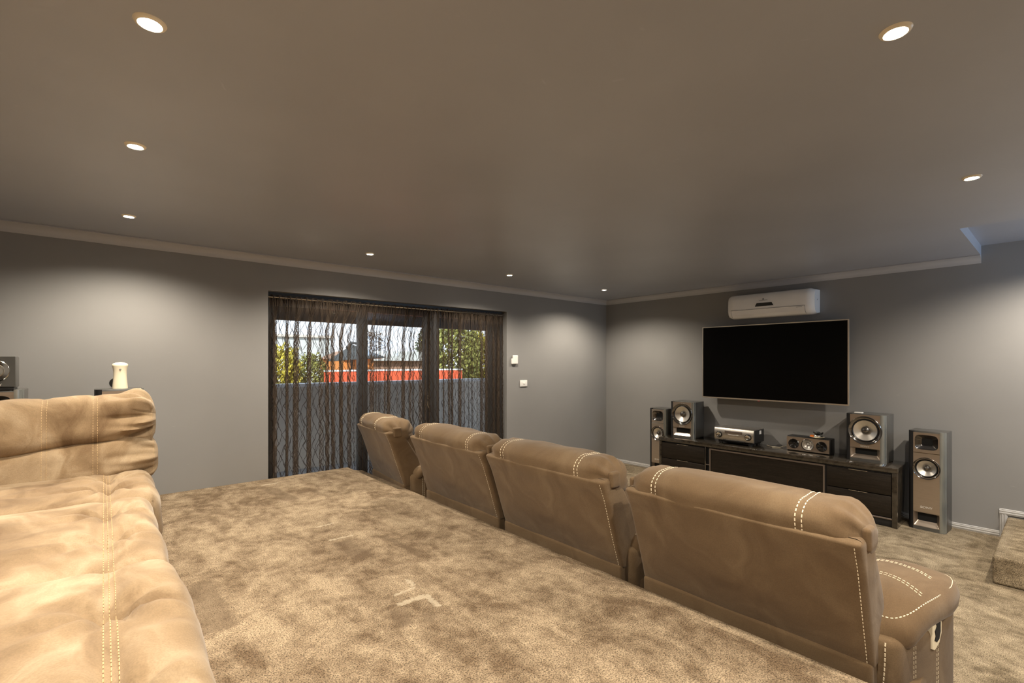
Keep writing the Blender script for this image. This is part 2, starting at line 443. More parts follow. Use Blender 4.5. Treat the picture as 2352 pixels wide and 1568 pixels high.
# ------------------------------------------------------------------ room shell
def room():
    bm = BM(); box(bm, XW - .1, 0.1, YS - .1, 0.05, -0.12, 0.0); struct('floor', bm, 'carpet_low')
    # wall with the sliding door
    bm = BM()
    xs = [XW - .1, DX0, DX1, 0.15]; zs = [-0.1, DZ, H + 0.15]
    g = [[bm.verts.new((x, 0, z)) for z in zs] for x in xs]
    fs = []
    for i in range(3):
        for k in range(2):
            if i == 1 and k == 0: continue
            fs.append(bm.faces.new((g[i][k], g[i + 1][k], g[i + 1][k + 1], g[i][k + 1])))
    r = bmesh.ops.extrude_face_region(bm, geom=fs)
    bmesh.ops.translate(bm, verts=[v for v in r['geom'] if isinstance(v, bmesh.types.BMVert)], vec=(0, 0.2, 0))
    struct('wall_north', bm, 'wall')
    struct('wall_east', bbox(0, 0.15, YS - .1, 0.0, -0.1, H + 0.15), 'wall')
    struct('wall_west', bbox(XW - .15, XW, YS - .1, 0.0, -0.1, H + 0.15), 'wall')
    struct('wall_south', bbox(XW - .1, 0.1, YS - .15, YS, -0.1, H + 0.15), 'wall')
    # ceiling with the shallow stair recess
    bm = BM(); Z1 = H + 0.087
    P = [(XW - .1, 0.1), (0.1, 0.1), (0.1, OY), (OX, OY), (OX, YS - .1), (XW - .1, YS - .1)]
    bm.faces.new([bm.verts.new((x, y, H)) for x, y in P])
    v = list(bm.verts)
    a, b, c = v[2], v[3], v[4]
    up = [bm.verts.new((p.co.x, p.co.y, Z1)) for p in (a, b, c)]
    d = bm.verts.new((0.1, YS - .1, Z1))
    bm.faces.new((a, b, up[1], up[0])); bm.faces.new((b, c, up[2], up[1])); bm.faces.new((up[0], up[1], up[2], d))
    top = [bm.verts.new((x, y, H + 0.2)) for x, y in ((XW - .1, 0.1), (0.1, 0.1), (0.1, YS - .1), (XW - .1, YS - .1))]
    bm.faces.new(top)
    bm.faces.new((v[0], v[1], top[1], top[0])); bm.faces.new((v[5], v[0], top[0], top[3]))
    struct('ceiling', bm, 'ceiling')
    # cove cornices
    prof = [(0, H - .067), (.007, H - .067), (.009, H - .061)]
    for i in range(9):
        t = PI / 2 * i / 8
        prof.append((.009 + .058 * (1 - math.cos(t)), H - .061 + .051 * math.sin(t)))
    prof += [(.070, H - .009), (.074, H - .009), (.074, H - .0035), (.071, H - .0035), (.071, H), (0, H)]
    bm = BM(); prism(bm, [(-p, z) for p, z in prof], 'x', XW, 0.0); struct('trim_1', bm, 'cornice', ang=30)
    bm = BM(); prism(bm, [(-p, z) for p, z in prof], 'y', -0.0, OY); struct('trim_2', bm, 'cornice', ang=30)
    # ribbed skirting on the television wall; it climbs round the stair
    rib = [(0, 0), (.012, 0), (.012, .006), (.016, .011), (.016, .019), (.010, .023), (.014, .029), (.014, .036), (.008, .040), (.010, .045), (.006, .050), (0, .050)]
    bm = BM(); prism(bm, [(-p, z) for p, z in rib], 'y', -0.02, -4.245); struct('baseboard_east', bm, 'skirt', ang=25)
    bm = BM()
    prism(bm, [(-p, -4.245 - .05 + z) for p, z in rib], 'z', 0.0, 0.200)
    prism(bm, [(-p, .196 + z) for p, z in rib], 'y', -4.245, YS)
    struct('baseboard_stair', bm, 'skirt', ang=25)
    bm = BM(); prism(bm, [(-p, z) for p, z in rib], 'x', DX1 + .01, -0.02); struct('baseboard_north', bm, 'skirt', ang=25)
    # raised platform with a rolled front edge
    poly = [(XW, 0.0), (-3.895, 0.0)]
    for i in range(6):
        t = PI / 2 * i / 5
        poly.append((-3.895 - .02 * (1 - math.cos(t)), PL - .070 + .02 * math.sin(t)))
    for i in range(7):
        t = PI / 2 * i / 6
        poly.append((-4.035 - .028 * (1 - math.cos(t)), PL - .028 + .028 * math.sin(t)))
    poly.append((XW, PL))
    bm = BM(); prism(bm, poly, 'y', YS, -0.003)
    p = struct('floor_platform', bm, 'carpet', ang=60)
room()

def stairs():
    st = thing('carpeted_staircase', 'taupe carpeted bottom steps rising along the television wall at the right edge', 'stairs', (-0.66, -4.8, 0))
    for i in range(4):
        y0 = -4.292 - 0.26 * i
        bm = soft(1.26 + .0, 0.29, 0.19, 0.022, (10, 3, 3))
        bmesh.ops.translate(bm, verts=bm.verts, vec=(-0.655 + 0.66, y0 - 0.145 + 4.8, 0.095 + 0.19 * i))
        obj('step', bm, 'carpet_low', st, ang=80)
        if i:
            b = bbox(-1.28 + .66, -0.03 + .66, y0 - .285 + 4.8, y0 - .01 + 4.8, 0.0, 0.19 * i)
            obj('riser', b, 'carpet_low', st)
stairs()

# ------------------------------------------------------------------ sliding door, curtain
def door():
    d = bpy.data.objects.new('door_1', None); COL.objects.link(d); d['kind'] = 'structure'
    d.location = ((DX0 + DX1) / 2, 0.13, 0); ox = d.location.x
    def bx(name, x0, x1, y0, y1, z0, z1, m, par=d, bev=0.004):
        return obj(name, bbox(x0 - ox, x1 - ox, y0 - .13, y1 - .13, z0, z1, bev=bev), m, par)
    # outer frame (one connected ring)
    bm = BM(); T = .05
    o = [(DX0, 0.0), (DX1, 0.0), (DX1, DZ), (DX0, DZ)]; inn = [(DX0 + T, 0.03), (DX1 - T, 0.03), (DX1 - T, DZ - T), (DX0 + T, DZ - T)]
    A = [bm.verts.new((x - ox, -.05, z)) for x, z in o]; B = [bm.verts.new((x - ox, -.05, z)) for x, z in inn]
    fs = [bm.faces.new((A[i], A[(i + 1) % 4], B[(i + 1) % 4], B[i])) for i in range(4)]
    r = bmesh.ops.extrude_face_region(bm, geom=fs)
    bmesh.ops.translate(bm, verts=[v for v in r['geom'] if isinstance(v, bmesh.types.BMVert)], vec=(0, .12, 0))
    obj('door_frame', bm, 'alu_dk', d)
    for (x0, x1, ya) in ((-4.722, -3.845, .095), (-3.90, -3.02, .13), (-3.06, -2.054, .095)):
        bm = BM(); y0, y1 = ya - .13, ya - .13 + .03
        w0 = .06 if x0 > -4.7 else .03
        w0, w1 = {-4.722: (.03, .06), -3.90: (.11, .11), -3.06: (.115, .195)}[x0]
        o = [(x0, .04), (x1, .04), (x1, DZ - .05), (x0, DZ - .05)]; inn = [(x0 + w0, .13), (x1 - w1, .13), (x1 - w1, DZ - .12), (x0 + w0, DZ - .12)]
        A = [bm.verts.new((x - ox, y0, z)) for x, z in o]; B = [bm.verts.new((x - ox, y0, z)) for x, z in inn]
        fs = [bm.faces.new((A[i], A[(i + 1) % 4], B[(i + 1) % 4], B[i])) for i in range(4)]
        r = bmesh.ops.extrude_face_region(bm, geom=fs)
        bmesh.ops.translate(bm, verts=[v for v in r['geom'] if isinstance(v, bmesh.types.BMVert)], vec=(0, y1 - y0, 0))
        sash = obj('sliding_sash', bm, 'alu_dk', d)
        obj('pane', bbox(x0 + w0 - .01 - ox, x1 - w1 + .01 - ox, y0 + .012, y0 + .018, .12, DZ - .11), 'glass', sash)
        if x0 == -3.90:
            h = BM(); tube(h, [(-3.085 - ox, y0, .98), (-3.085 - ox, y0 - .035, .985), (-3.10 - ox, y0 - .045, 1.02), (-3.10 - ox, y0 - .045, 1.13), (-3.085 - ox, y0 - .035, 1.165), (-3.085 - ox, y0, 1.17)], .008)
            obj('pull_handle', h, 'chrome', sash)
door()

def curtain(x0, x1, zb, zt, seed, yc):
    """gauze hanging in flat stretches between tight accordion bunches; UV = metres of cloth"""
    r = random.Random(seed); seg = []; x = x0
    pts = [(x0, 0)]
    while x < x1:
        fl = r.choice((.012, .025, .04, .055, .07, .085)); bw = r.choice((.008, .012, .02, .03, .045, .06))
        for i in range(5): pts.append((x + fl * (i + 1) / 5, .006 * math.sin(PI * (i + 1) / 5)))
        x += fl
        m = r.choice((3, 5, 5, 7, 7, 9)); d = r.uniform(.020, .034) * r.choice((-1, 1))
        for q in range(m):                      # cloth runs forward, back, forward ... one layer behind the other
            y0_, y1_ = d * (q / m - .5), d * ((q + 1) / m - .5)
            ja, jb = r.uniform(0, .12) * bw, r.uniform(.88, 1) * bw
            xa, xb = (ja, jb) if q % 2 == 0 else (jb, ja)
            if q == m - 1: xb = bw
            for i in range(4):
                u = (i + 1) / 4; pts.append((x + lerp(xa, xb, u), lerp(y0_, y1_, u ** 2)))
        x += bw
    sc = (x1 - x0) / (pts[-1][0] - x0)
    pts = [(x0 + (a - x0) * sc, b) for a, b in pts]
    arc = [0]
    for a, b in zip(pts, pts[1:]): arc.append(arc[-1] + math.dist(a, b))
    bm = BM(); uvl = bm.loops.layers.uv.new('UVMap'); rows = 26; n = len(pts)
    vs = []
    for i, (a, b) in enumerate(pts):
        u = arc[i] / arc[-1]; xe = x0 + (x1 - x0) * u; col = []
        for j in range(rows + 1):
            v = j / rows; g = sstep(0, .16, v)
            xx = lerp(xe * .75 + a * .25, a, g) + .020 * nz(a * 3.0, v * 1.3, seed, 1.0, 5) * v + .010 * nz(a * 9, v * 2.5, seed, 1.0, 9) * v
            yy = yc + lerp(.011 * math.sin(arc[i] * 75), b, g)
            col.append(bm.verts.new((max(x0 - .01, min(x1 + .01, xx)), yy, zt + (zb - zt) * v)))
        vs.append(col)
    for i in range(n - 1):
        for j in range(rows):
            f = bm.faces.new((vs[i][j], vs[i + 1][j], vs[i + 1][j + 1], vs[i][j + 1]))
            for l, (p, q) in zip(f.loops, ((i, j), (i + 1, j), (i + 1, j + 1), (i, j + 1))):
                l[uvl].uv = (arc[p] + seed, vs[p][q].co.z)
    return bm
def curtains():
    for (a, b, seed, nf, label) in ((-4.755, -2.975, 3, 40, 'wide dark sheer net curtain gathered over the two left door panes'),
                                    (-2.955, -2.035, 8, 26, 'narrower dark sheer net curtain over the right door pane, beside the wall switch')):
        t = thing('net_curtain', label, 'curtain', ((a + b) / 2, 0.035, 0), 0, 'sheer curtains on the sliding door')
        bm = curtain(a, b, 0.02, 2.085, seed, 0.038)
        bmesh.ops.translate(bm, verts=bm.verts, vec=(-(a + b) / 2, -0.035, 0))
        me = bpy.data.meshes.new('drape')
        for f in bm.faces: f.smooth = True
        bm.to_mesh(me); bm.free(); me.materials.append(M['net'])
        o = bpy.data.objects.new('drape', me); COL.objects.link(o); o.parent = t
        # ruffled heading
        h = BM(); n = 260
        for k in range(n):
            u0, u1 = k / n, (k + 1) / n
            def pt(u, z, s): return (lerp(a, b, u) - (a + b) / 2, .003 + .010 * math.sin(u * n * 0.9) + s, z)
            zt0 = 2.112 + .006 * math.sin(u0 * n * .57); zt1 = 2.112 + .006 * math.sin(u1 * n * .57)
            h.faces.new([h.verts.new(p) for p in (pt(u0, 2.078, 0), pt(u1, 2.078, 0), pt(u1, zt1, .004), pt(u0, zt0, .004))])
        obj('heading', h, 'net_heading', t, weld=True)
M['net_heading'] = plain('gathered_dark_voile', (0.035, 0.026, 0.02), 0.8, var=0.3, vscale=60)
curtains()
rod = BM(); tube(rod, [(DX0 + .01, .038, 2.093), (DX1 - .01, .038, 2.093)], .007)
tag(obj('curtain_rod', rod, 'chrome'), 'thin metal curtain rod across the head of the sliding door', 'curtain rod')

# ------------------------------------------------------------------ recliners
def recliner(label, loc, w, rz=0, ext=0.1, seed=1, stl=(.165, .19)):
    t = thing('recliner', label, 'recliner', loc, rz, 'recliners in the front row')
    hw = w / 2
    # shell of the back: rear face leans, side wings swell in the middle
    rear = [(.40, .02), (.445, 0.0), (.90, -.15), (.93, -.15)]
    front = [(.40, .10), (.445, .13), (.51, .185), (.65, .15), (.90, -.01), (.93, -.02)]
    def shell(p, n):
        z = .665 + p.z
        u = (p.x / .09 + 1) / 2
        rx, fx = interp(rear, z), interp(front, z)
        yy = p.y / hw
        x = lerp(rx, fx, u)
        if n.x < -.3:
            x -= .012 * (1 - yy * yy) * sstep(.44, .6, z) * (1 - sstep(.82, .92, z)) + .004 * nz(p.y, z, 0, 5, seed)
            x -= .011 * sstep(.80, .892, z)
        x += .02 * sstep(.900, .915, z) * (1 if n.x < 0 else 0)
        return (x, p.y, z)
    bm = soft(.18, w, .500, .024, (4, 14, 16), shell)
    bv = BVHTree.FromBMesh(bm)
    back = obj('back_panel', bm, 'leather', t, ang=75)
    s = BM()
    for e in (-1,):
        stitches(s, bv, [((-.6, e * (hw - .021), z), (1, 0, 0)) for z in [.43 + .01 * i for i in range(47)]], .008, .007, .0013)
    obj('edge_stitching', s, 'thread', back)
    # skirt below the seam
    def skirt(p, n):
        z = .252 + p.z
        x = .045 + p.x + (.0 if n.x > 0 else -.004 * math.sin(p.y * 9 + seed) * sstep(.1, .35, z))
        return (x + .02 * (1 - sstep(.0, .44, z)), p.y, z)
    bm = soft(.10, w - .01, .385, .016, (2, 14, 8), skirt)
    obj('skirt', bm, 'leather_dk', t, ang=75)
    # pillow roll over the top
    def roll(p, n):
        yy = p.y / hw; ay = abs(yy); x, z = p.x, p.z; zq = p.z
        e = sstep(.80, 1.0, ay)
        k = 1 - .20 * e
        x *= k; z = (z + .09) * (1 - .10 * e) - .09
        a = math.atan2(z + .02, x)
        pl = sstep(.70, .97, ay)
        x += n.x * pl * .012 * math.sin(a * 10 + seed) * (1 if yy < 0 else .5)
        z += n.z * pl * .012 * math.sin(a * 10 + seed) * (1 if yy < 0 else .5)
        pf = .010 * nz(p.x * 1.2, p.y, p.z, 6, seed) + .014 * (1 - yy * yy)
        for sl in (hw - stl[0], -(hw - stl[1])):
            pf -= .007 * math.exp(-((p.y - sl) / .016) ** 2)
        pf += .005 * math.sin((p.y * 30 + p.x * 22)) * sstep(.45, .9, ay) * nz(p.y, p.z, 1, 4, seed)
        x += n.x * pf; z += n.z * pf
        if n.x < 0: x -= .008 * math.exp(-((zq - .055) / .025) ** 2)
        xx = -.018 + x - .10 * (z + .0) + .030 * sstep(.0, .07, -(zq + .015)) * (1 if n.x < 0 else 0); zz = .899 + z
        return (xx, p.y, zz)
    bm = soft(.255, w + .012, .205, .085, (4, 34, 3), roll)
    bv = BVHTree.FromBMesh(bm)
    rl = obj('headrest_roll', bm, 'leather', t, ang=80)
    for y in (hw - stl[0], -(hw - stl[1])):
        s = BM()
        for dy in (-.011, .011):
            rays = []
            for i in range(48):
                a = PI * (1.16 - 1.0 * i / 47)
                d = Vector((math.cos(a), 0, math.sin(a)))
                c = Vector((-.03, y + dy, .905))
                rays.append((c + d * .5, -d))
            stitches(s, bv, rays)
        obj('roll_stitching', s, 'thread', rl)
    for e in (-1, 1):
        def cap(p, n): return (-.062 + p.x - .10 * p.z, e * (hw - .002) + p.y, .905 + p.z)
        c = soft(.075, .03, .085, .014, (4, 2, 4), cap)
        obj('roll_end_cap', c, 'leather', rl, ang=80)
    # front cushion of the back, in two puffs
    def fc(p, n):
        z = .69 + p.z; yy = p.y / hw
        x = lerp(.16, -.0, (z - .5) / .4) + p.x + .03 * (1 - yy * yy)
        if n.x > 0: x -= .022 * math.exp(-((z - .70) / .02) ** 2)
        x += .008 * nz(p.x, p.y, p.z, 14, seed)
        return (x, p.y, z)
    bm = soft(.17, w - .03, .42, .05, (3, 16, 16), fc)
    obj('back_cushion', bm, 'leather', t, ang=80)
    # seat, base
    yr = -hw - ext
    def st_(p, n):
        return (.47 + p.x, (hw + yr) / 2 + p.y, .44 + p.z + (.02 * (1 - (p.x / .3) ** 2) if n.z > 0 else 0))
    bm = soft(.62, w + ext - .56, .17, .05, (8, 8, 2), st_)
    obj('seat_cushion', bm, 'leather', t, ang=80)
    obj('base', bbox(.10, .66, yr + .05, hw - .05, .05, .37, bev=.02), 'leather_dk', t)
    bm = soft(.06, w + ext - .56, .36, .025, (2, 6, 4), lambda p, n: (.775 + p.x, (hw + yr) / 2 + p.y, .27 + p.z))
    obj('footrest', bm, 'leather', t, ang=80)
    # arms: body, pad, stitching, and on the outer side a release handle
    for side in (-1, 1):
        if side < 0: y0, y1 = yr, yr + .28
        else: y0, y1 = hw - .28, hw - .004
        yc = (y0 + y1) / 2; aw = y1 - y0
        def inset(x): return interp([(.03, .100), (.1, .078), (.25, .037), (.40, .004), (.48, .0), (.56, .006), (.64, .03), (.72, .075)], x)
        def body(p, n):
            z = .285 + p.z; u = (p.x + .31) / .62
            x = .375 + p.x + .03 * sstep(.2, .55, z) * (u - .5)
            y = yc + p.y * (1 - .02 * (1 - sstep(.05, .5, z)))
            if side < 0: y = yc + p.y + inset(x) * sstep(aw * .5, -aw * .5, p.y) * min(1, ext / .155)
            return (x, y, z)
        bm = soft(.62, aw - .016, .49, .035, (10, 4, 10), body)
        bv = BVHTree.FromBMesh(bm)
        arm = obj('armrest', bm, 'leather', t, ang=80)
        if side < 0:
            for x in (.155, .315):
                s = BM()
                for dx in (-.006, .006):
                    stitches(s, bv, [((x + dx, yc - .6, .07 + .01 * i), (0, 1, 0)) for i in range(48)], .010, .007, .0016)
                obj('arm_stitching', s, 'thread', arm)
            s = BM()
            stitches(s, bv, [((-.6, y0 + .135 + .03 * (1 - sstep(.05, .5, .07 + .01 * i)), .07 + .01 * i), (1, 0, 0)) for i in range(46)], .012, .006, .0022)
            obj('arm_stitching', s, 'thread', arm)
        def pad(p, n):
            u = p.x / .32; v = p.y / (aw / 2 + .02)
            x = .395 + p.x * (1 - .05 * v * v); y = yc + p.y * (1 - .34 * sstep(.35, 1.0, abs(u)) ** 1.5 * .55)
            z = .575 + p.z
            if n.z > 0: z += .032 * (1 - u * u) * (1 - v * v)
            z -= .055 * sstep(.45, 1.05, -u) + .035 * sstep(.55, 1.05, u)
            z += .004 * nz(p.x, p.y, 0, 7, seed)
            if side < 0: y = yc + p.y + inset(x) * sstep(aw * .5, -aw * .5, p.y) * min(1, ext / .155)
            return (x, y, z)
        bm = soft(.645, aw + .022, .10, .045, (14, 8, 2), pad)
        bv = BVHTree.FromBMesh(bm)
        pd = obj('arm_pad', bm, 'leather', arm, ang=80)
        for k in (.545, .365):
            s = BM()
            for dx in (-.009, .009):
                stitches(s, bv, [((k + dx - .11 * (i / 40.) ** 1.6, yc + aw * .44 - aw * .74 * i / 40., 1.0), (0, 0, -1)) for i in range(41)], .011, .007, .002)
            obj('cross_stitching', s, 'thread', pd)
        s = BM()
        # line all round the edge bead
        loop = []
        for i in range(90):
            a = 2 * PI * i / 90
            cx = abs(math.cos(a)) ** .42 * (1 if math.cos(a) > 0 else -1); cy = abs(math.sin(a)) ** .42 * (1 if math.sin(a) > 0 else -1)
            lx_ = .395 + .288 * cx; ly_ = (aw / 2 - .010) * cy * (1 - .16 * sstep(.35, 1, abs(cx)))
            if side < 0: ly_ = (aw / 2 - .010) * cy + inset(lx_) * sstep(aw * .5, -aw * .5, (aw / 2 - .010) * cy) * min(1, ext / .155)
            loop.append(((lx_, yc + ly_, 1.0), (0, 0, -1)))
        stitches(s, bv, loop, .008, .006, .0018)
        obj('pad_stitching', s, 'thread', pd)
        if side < 0 and ext > .14:
            f = [(.055, -.05), (.072, -.02), (.072, .03), (.055, .05), (.015, .052), (.0, .03), (.0, -.06), (.02, -.068)]
            f2 = [(.05, -.035), (.06, -.012), (.06, .022), (.046, .038), (.026, .036), (.032, .012), (.018, -.002), (.024, -.02), (.016, -.034), (.032, -.042)]
            hx = .262
            hp = None
            for (ff, o0, o1, nm, mt) in ((f, -.005, .02, 'release_handle', 'cream'), (f2, -.007, .0, 'finger_slot', 'hole')):
                hb = BM(); prism(hb, [(hx + x, .515 + z * 1.05) for x, z in ff], 'y', o0, o1)
                for v in hb.verts: v.co.y += y0 + .008 + inset(v.co.x)
                o = obj(nm, hb, mt, hp or arm); hp = hp or o
    for x in (.12, .66):
        for y in (hw - .12, yr + .12):
            obj('foot', bbox(x - .03, x + .03, y - .03, y + .03, 0, .06, bev=.006), 'black', t)
    return t
XB = -3.83
recliner('brown recliner with outer armrest and release handle, nearest the camera at the right', (XB, -3.712, 0), .945, 0, .155, 4, (.155, .19))
recliner('brown recliner second nearest the camera, its back left of the one with the handle', (XB, -2.630, 0), .965, 0, .10, 2, (.165, .185))
recliner('brown recliner second from the sliding door, between two other recliners', (XB, -1.612, 0), .965, 0, .012, 3, (.165, .165))
recliner('brown recliner farthest from the camera, turned slightly and close to the sheer curtains', (XB - .045, -.497, 0), .80, math.radians(-5), .10, 5, (.12, .28))

# ------------------------------------------------------------------ beige sectional sofa
def sofa():
    t = thing('sectional_sofa', 'beige suede sectional sofa with tufted seats on the platform at the left', 'sofa', (-6.25, -2.7, PL))
    L = lambda x, y, z: (x + 6.25, y + 2.7, z - PL)
    def base(p, n): return L(-6.28 + p.x, -2.62 + p.y, .60 + p.z)
    bm = soft(1.18, 2.78, .24, .03, (6, 12, 2), base)
    obj('base', bm, 'suede', t, ang=80)
    SX = -5.872
    secs = [(-1.36, -2.06, -5.683, .0, 1), (-2.02, -2.93, -5.725, .012, 2), (-2.89, -3.95, -5.718, .022, 3)]
    for (ya, yb, xf, dz, sd) in secs:
        cy = (ya + yb) / 2; ly = ya - yb; x0 = -6.36; cx = (x0 + xf) / 2; lx = xf - x0
        tufts = [(SX, ya + (yb - ya) * q) for q in (.34, .70)]
        def seat(p, n):
            X, Y = cx + p.x, cy + p.y
            v = p.y / (ly / 2); u = p.x / (lx / 2)
            z = .815 + p.z + dz
            if n.z > -.2:
                up = max(0, n.z)
                zz = .030 * (1 - v ** 4) * up + .006 * up * nz(X, Y, 0, 5, sd) + .0045 * up * nz(X * .8, Y * 1.6, 0, 11, sd)
                seam = math.exp(-((X - SX) / .03) ** 2)
                zz -= .011 * seam * up
                for (tx_, ty_) in tufts:
                    r = math.hypot((X - tx_) * .9, Y - ty_)
                    zz -= .030 * math.exp(-(r / .055) ** 2) * up
                    an = math.atan2(Y - ty_, X - tx_)
                    zz += .014 * math.sin(an * 7 + sd * 2) * math.exp(-(r / .13) ** 2) * (1 - math.exp(-(r / .035) ** 2)) * up
                    # long drag fold running out from each tuft
                    zz -= .017 * math.exp(-((Y - ty_ + (X - tx_) * .22) / .016) ** 2) * math.exp(-abs(X - tx_) / .16) * up
                zz += .007 * math.sin(Y * 34 + nz(X, Y, 0, 3, sd) * 5) * sstep(.3, 1, nz(X, Y, 0, 2.4, sd + 4) + .5) * up * .8
                z += zz
            Xo = X + (.012 * nz(0, Y, z, 6, sd) if n.x > .5 else 0)
            return L(Xo, Y, z)
        bm = soft(lx, ly, .215, .065, (40, 56, 3), seat)
        bv = BVHTree.FromBMesh(bm)
        so = obj('seat_cushion', bm, 'suede', t, ang=80)
        s = BM()
        for dx in (-.011, 0, .011):
            stitches(s, bv, [(L(SX + dx, ya - .025 - (ly - .05) * i / 70, 2), (0, 0, -1)) for i in range(71)], .009, .004, .0013)
        obj('seam_stitching', s, 'thread_tan', so)
    # end backrest: two stuffed rolls
    xr = -5.655
    def roll(zc, yc, sx, sz, sy, lean, sd, pleat, xr_):
        x0 = -6.92; cx = (x0 + xr_) / 2; lx = xr_ - x0
        def f(p, n):
            X = cx + p.x; dxr = xr_ - X
            z, y = p.z, p.y
            e = 1 - sstep(0, .14, dxr)
            k = 1 - .20 * e
            y *= k; z = z * (1 - .16 * e)
            pf = .018 * nz(X, p.y, p.z, 4, sd) + .010 * nz(X, p.y, p.z, 10, sd)
            a = math.atan2(p.z, -p.y)
            pl = 1 - sstep(.02, .26, dxr)
            pf += pleat * pl * (.020 * math.sin(a * 6.5 + dxr * 9 + sd) + .008 * math.sin(a * 17 + sd))
            for sx_ in (-6.10, -5.915):
                pf -= .008 * math.exp(-((X - sx_) / .014) ** 2)
            pf -= .006 * math.exp(-((X + 6.10) / .08) ** 2) * sstep(.2, 1, -n.z if sd == 2 else n.z)
            y += n.y * pf; z += n.z * pf
            return L(X, yc + y + (z) * lean, zc + z - .014 * sstep(.0, 1, (-5.9 - X) / .5))
        bm = soft(lx, sy, sz, min(sy, sz) * (.36 if sd == 2 else .30), (64, 8, 10), f)
        bv = BVHTree.FromBMesh(bm)
        o = obj('backrest_roll', bm, 'suede', t, ang=80)
        for sx_ in (-6.10, -5.915):
            s = BM()
            for dx in (-.009, .009):
                stitches(s, bv, [(L(sx_ + dx, yc - 1, zc - sz * .42 + sz * .95 * i / 30), (0, 1, 0)) for i in range(31)], .008, .005, .0012)
            obj('roll_stitching', s, 'thread_tan', o)
        s = BM()
        stitches(s, bv, [(L(xr_ - .022, yc - 1, zc - sz * .40 + sz * .8 * i / 30), (0, 1, 0)) for i in range(31)], .008, .005, .0012)
        obj('roll_stitching', s, 'thread_tan', o)
    roll(1.198, -1.315, 1.2, .265, .25, .16, 2, 1.9, xr - .008)
    roll(.992, -1.330, 1.2, .225, .25, .10, 1, .9, xr)
    bm = soft(1.25, .16, .56, .05, (8, 3, 8), lambda p, n: L(-6.30 + p.x, -1.20 + p.y + p.z * .10, .82 + p.z))
    obj('back_frame', bm, 'suede', t, ang=80)
    # backrest along the left side
    for (zc, sz, xx) in ((1.205, .28, -6.47), (.99, .21, -6.42)):
        for (ya, yb) in ((-1.50, -2.30), (-2.30, -3.12), (-3.12, -3.95)):
            bm = soft(.26, ya - yb, sz, .09, (4, 10, 4), lambda p, n: L(xx + p.x, (ya + yb) / 2 + p.y, zc + p.z + .01 * nz(p.x, p.y, p.z, 6, 3)))
            obj('side_back_roll', bm, 'suede', t, ang=80)
    bm = soft(.3, 2.6, .7, .06, (3, 10, 6), lambda p, n: L(-6.72 + p.x, -2.70 + p.y, .83 + p.z))
    obj('side_back_frame', bm, 'suede', t, ang=80)
    for x in (-6.8, -5.78):
        for y in (-1.35, -3.85):
            obj('foot', bbox(*[c for c in (L(x, 0, 0)[0] - .035, L(x, 0, 0)[0] + .035, y + 2.7 - .035, y + 2.7 + .035, 0.0, .05)], bev=.006), 'black', t)
sofa()

# ------------------------------------------------------------------ loudspeakers
def rect_pt(a, hw, hh, cy, cz):
    c, s = math.cos(a), math.sin(a); k = min(hw / abs(c) if abs(c) > 1e-9 else 1e9, hh / abs(s) if abs(s) > 1e-9 else 1e9)
    return (cy + c * k, cz + s * k)
def plate(bm, x, y0, y1, z0, z1, shapes, mi0=0):
    """rectangular plate at x with a recess: shapes=[(fn(angle)->(y,z), x, material)] ring by ring, last is closed"""
    n = 64
    cy, cz = shapes[0][3] if len(shapes[0]) > 3 else ((y0 + y1) / 2, (z0 + z1) / 2)
    angs = [2 * PI * (i + .5) / n for i in range(n)]
    # exact corners matter: nudge four samples onto the corners
    outer = []
    for a in angs:
        c, s = math.cos(a), math.sin(a)
        k = min(((y1 - cy) if c > 0 else (cy - y0)) / max(1e-9, abs(c)), ((z1 - cz) if s > 0 else (cz - z0)) / max(1e-9, abs(s)))
        outer.append([cy + c * k, cz + s * k])
    for (yy, zz) in ((y0, z0), (y0, z1), (y1, z0), (y1, z1)):
        j = min(range(n), key=lambda i: (outer[i][0] - yy) ** 2 + (outer[i][1] - zz) ** 2); outer[j] = [yy, zz]
    rings = [[bm.verts.new((x, p[0], p[1])) for p in outer]]
    for sh in shapes: rings.append([bm.verts.new((sh[1], *sh[0](a))) for a in angs])
    for k, (A, B) in enumerate(zip(rings, rings[1:])):
        mi = mi0 if k == 0 else shapes[k][2]
        for i in range(n):
            j = (i + 1) % n
            f = bm.faces.new((A[i], A[j], B[j], B[i])); f.material_index = mi
    f = bm.faces.new(rings[-1]); f.material_index = shapes[-1][2]
    return bm
def circ(cy, cz, r): return lambda a: (cy + r * math.cos(a), cz + r * math.sin(a))
def sup(cy, cz, hw, hh, e=.5):
    def f(a):
        c, s = math.cos(a), math.sin(a)
        return (cy + hw * abs(c) ** e * (1 if c > 0 else -1), cz + hh * abs(s) ** e * (1 if s > 0 else -1))
    return f
def driver(parent, x, y, z, R, ring_mat='chrome_dk'):
    """woofer: mirror bezel, rubber surround, metal cone, dark dust cap"""
    b = BM(); lathe(b, [(R, -.004), (R, .004), (R * .97, .008), (R * .80, -.010), (R * .78, -.010)], facing(x, y, z), 56)
    bz = obj('bezel', b, ring_mat, parent, ang=50)
    b = BM(); lathe(b, [(R * .80, -.012), (R * .785, -.003), (R * .75, .001), (R * .715, -.003), (R * .70, -.012)], facing(x, y, z), 56)
    obj('surround', b, 'black', bz)
    b = BM(); lathe(b, [(R * .72, -.008), (R * .64, -.012), (R * .27, -.030), (R * .25, -.031)], facing(x, y, z), 56)
    cn = obj('cone', b, 'cone', bz)
    b = BM(); lathe(b, [(R * .265, -.031), (R * .255, -.020), (R * .20, -.008), (R * .11, -.001), (0, .001)], facing(x, y, z), 40)
    obj('dust_cap', b, 'chrome_dk', cn)
    return bz
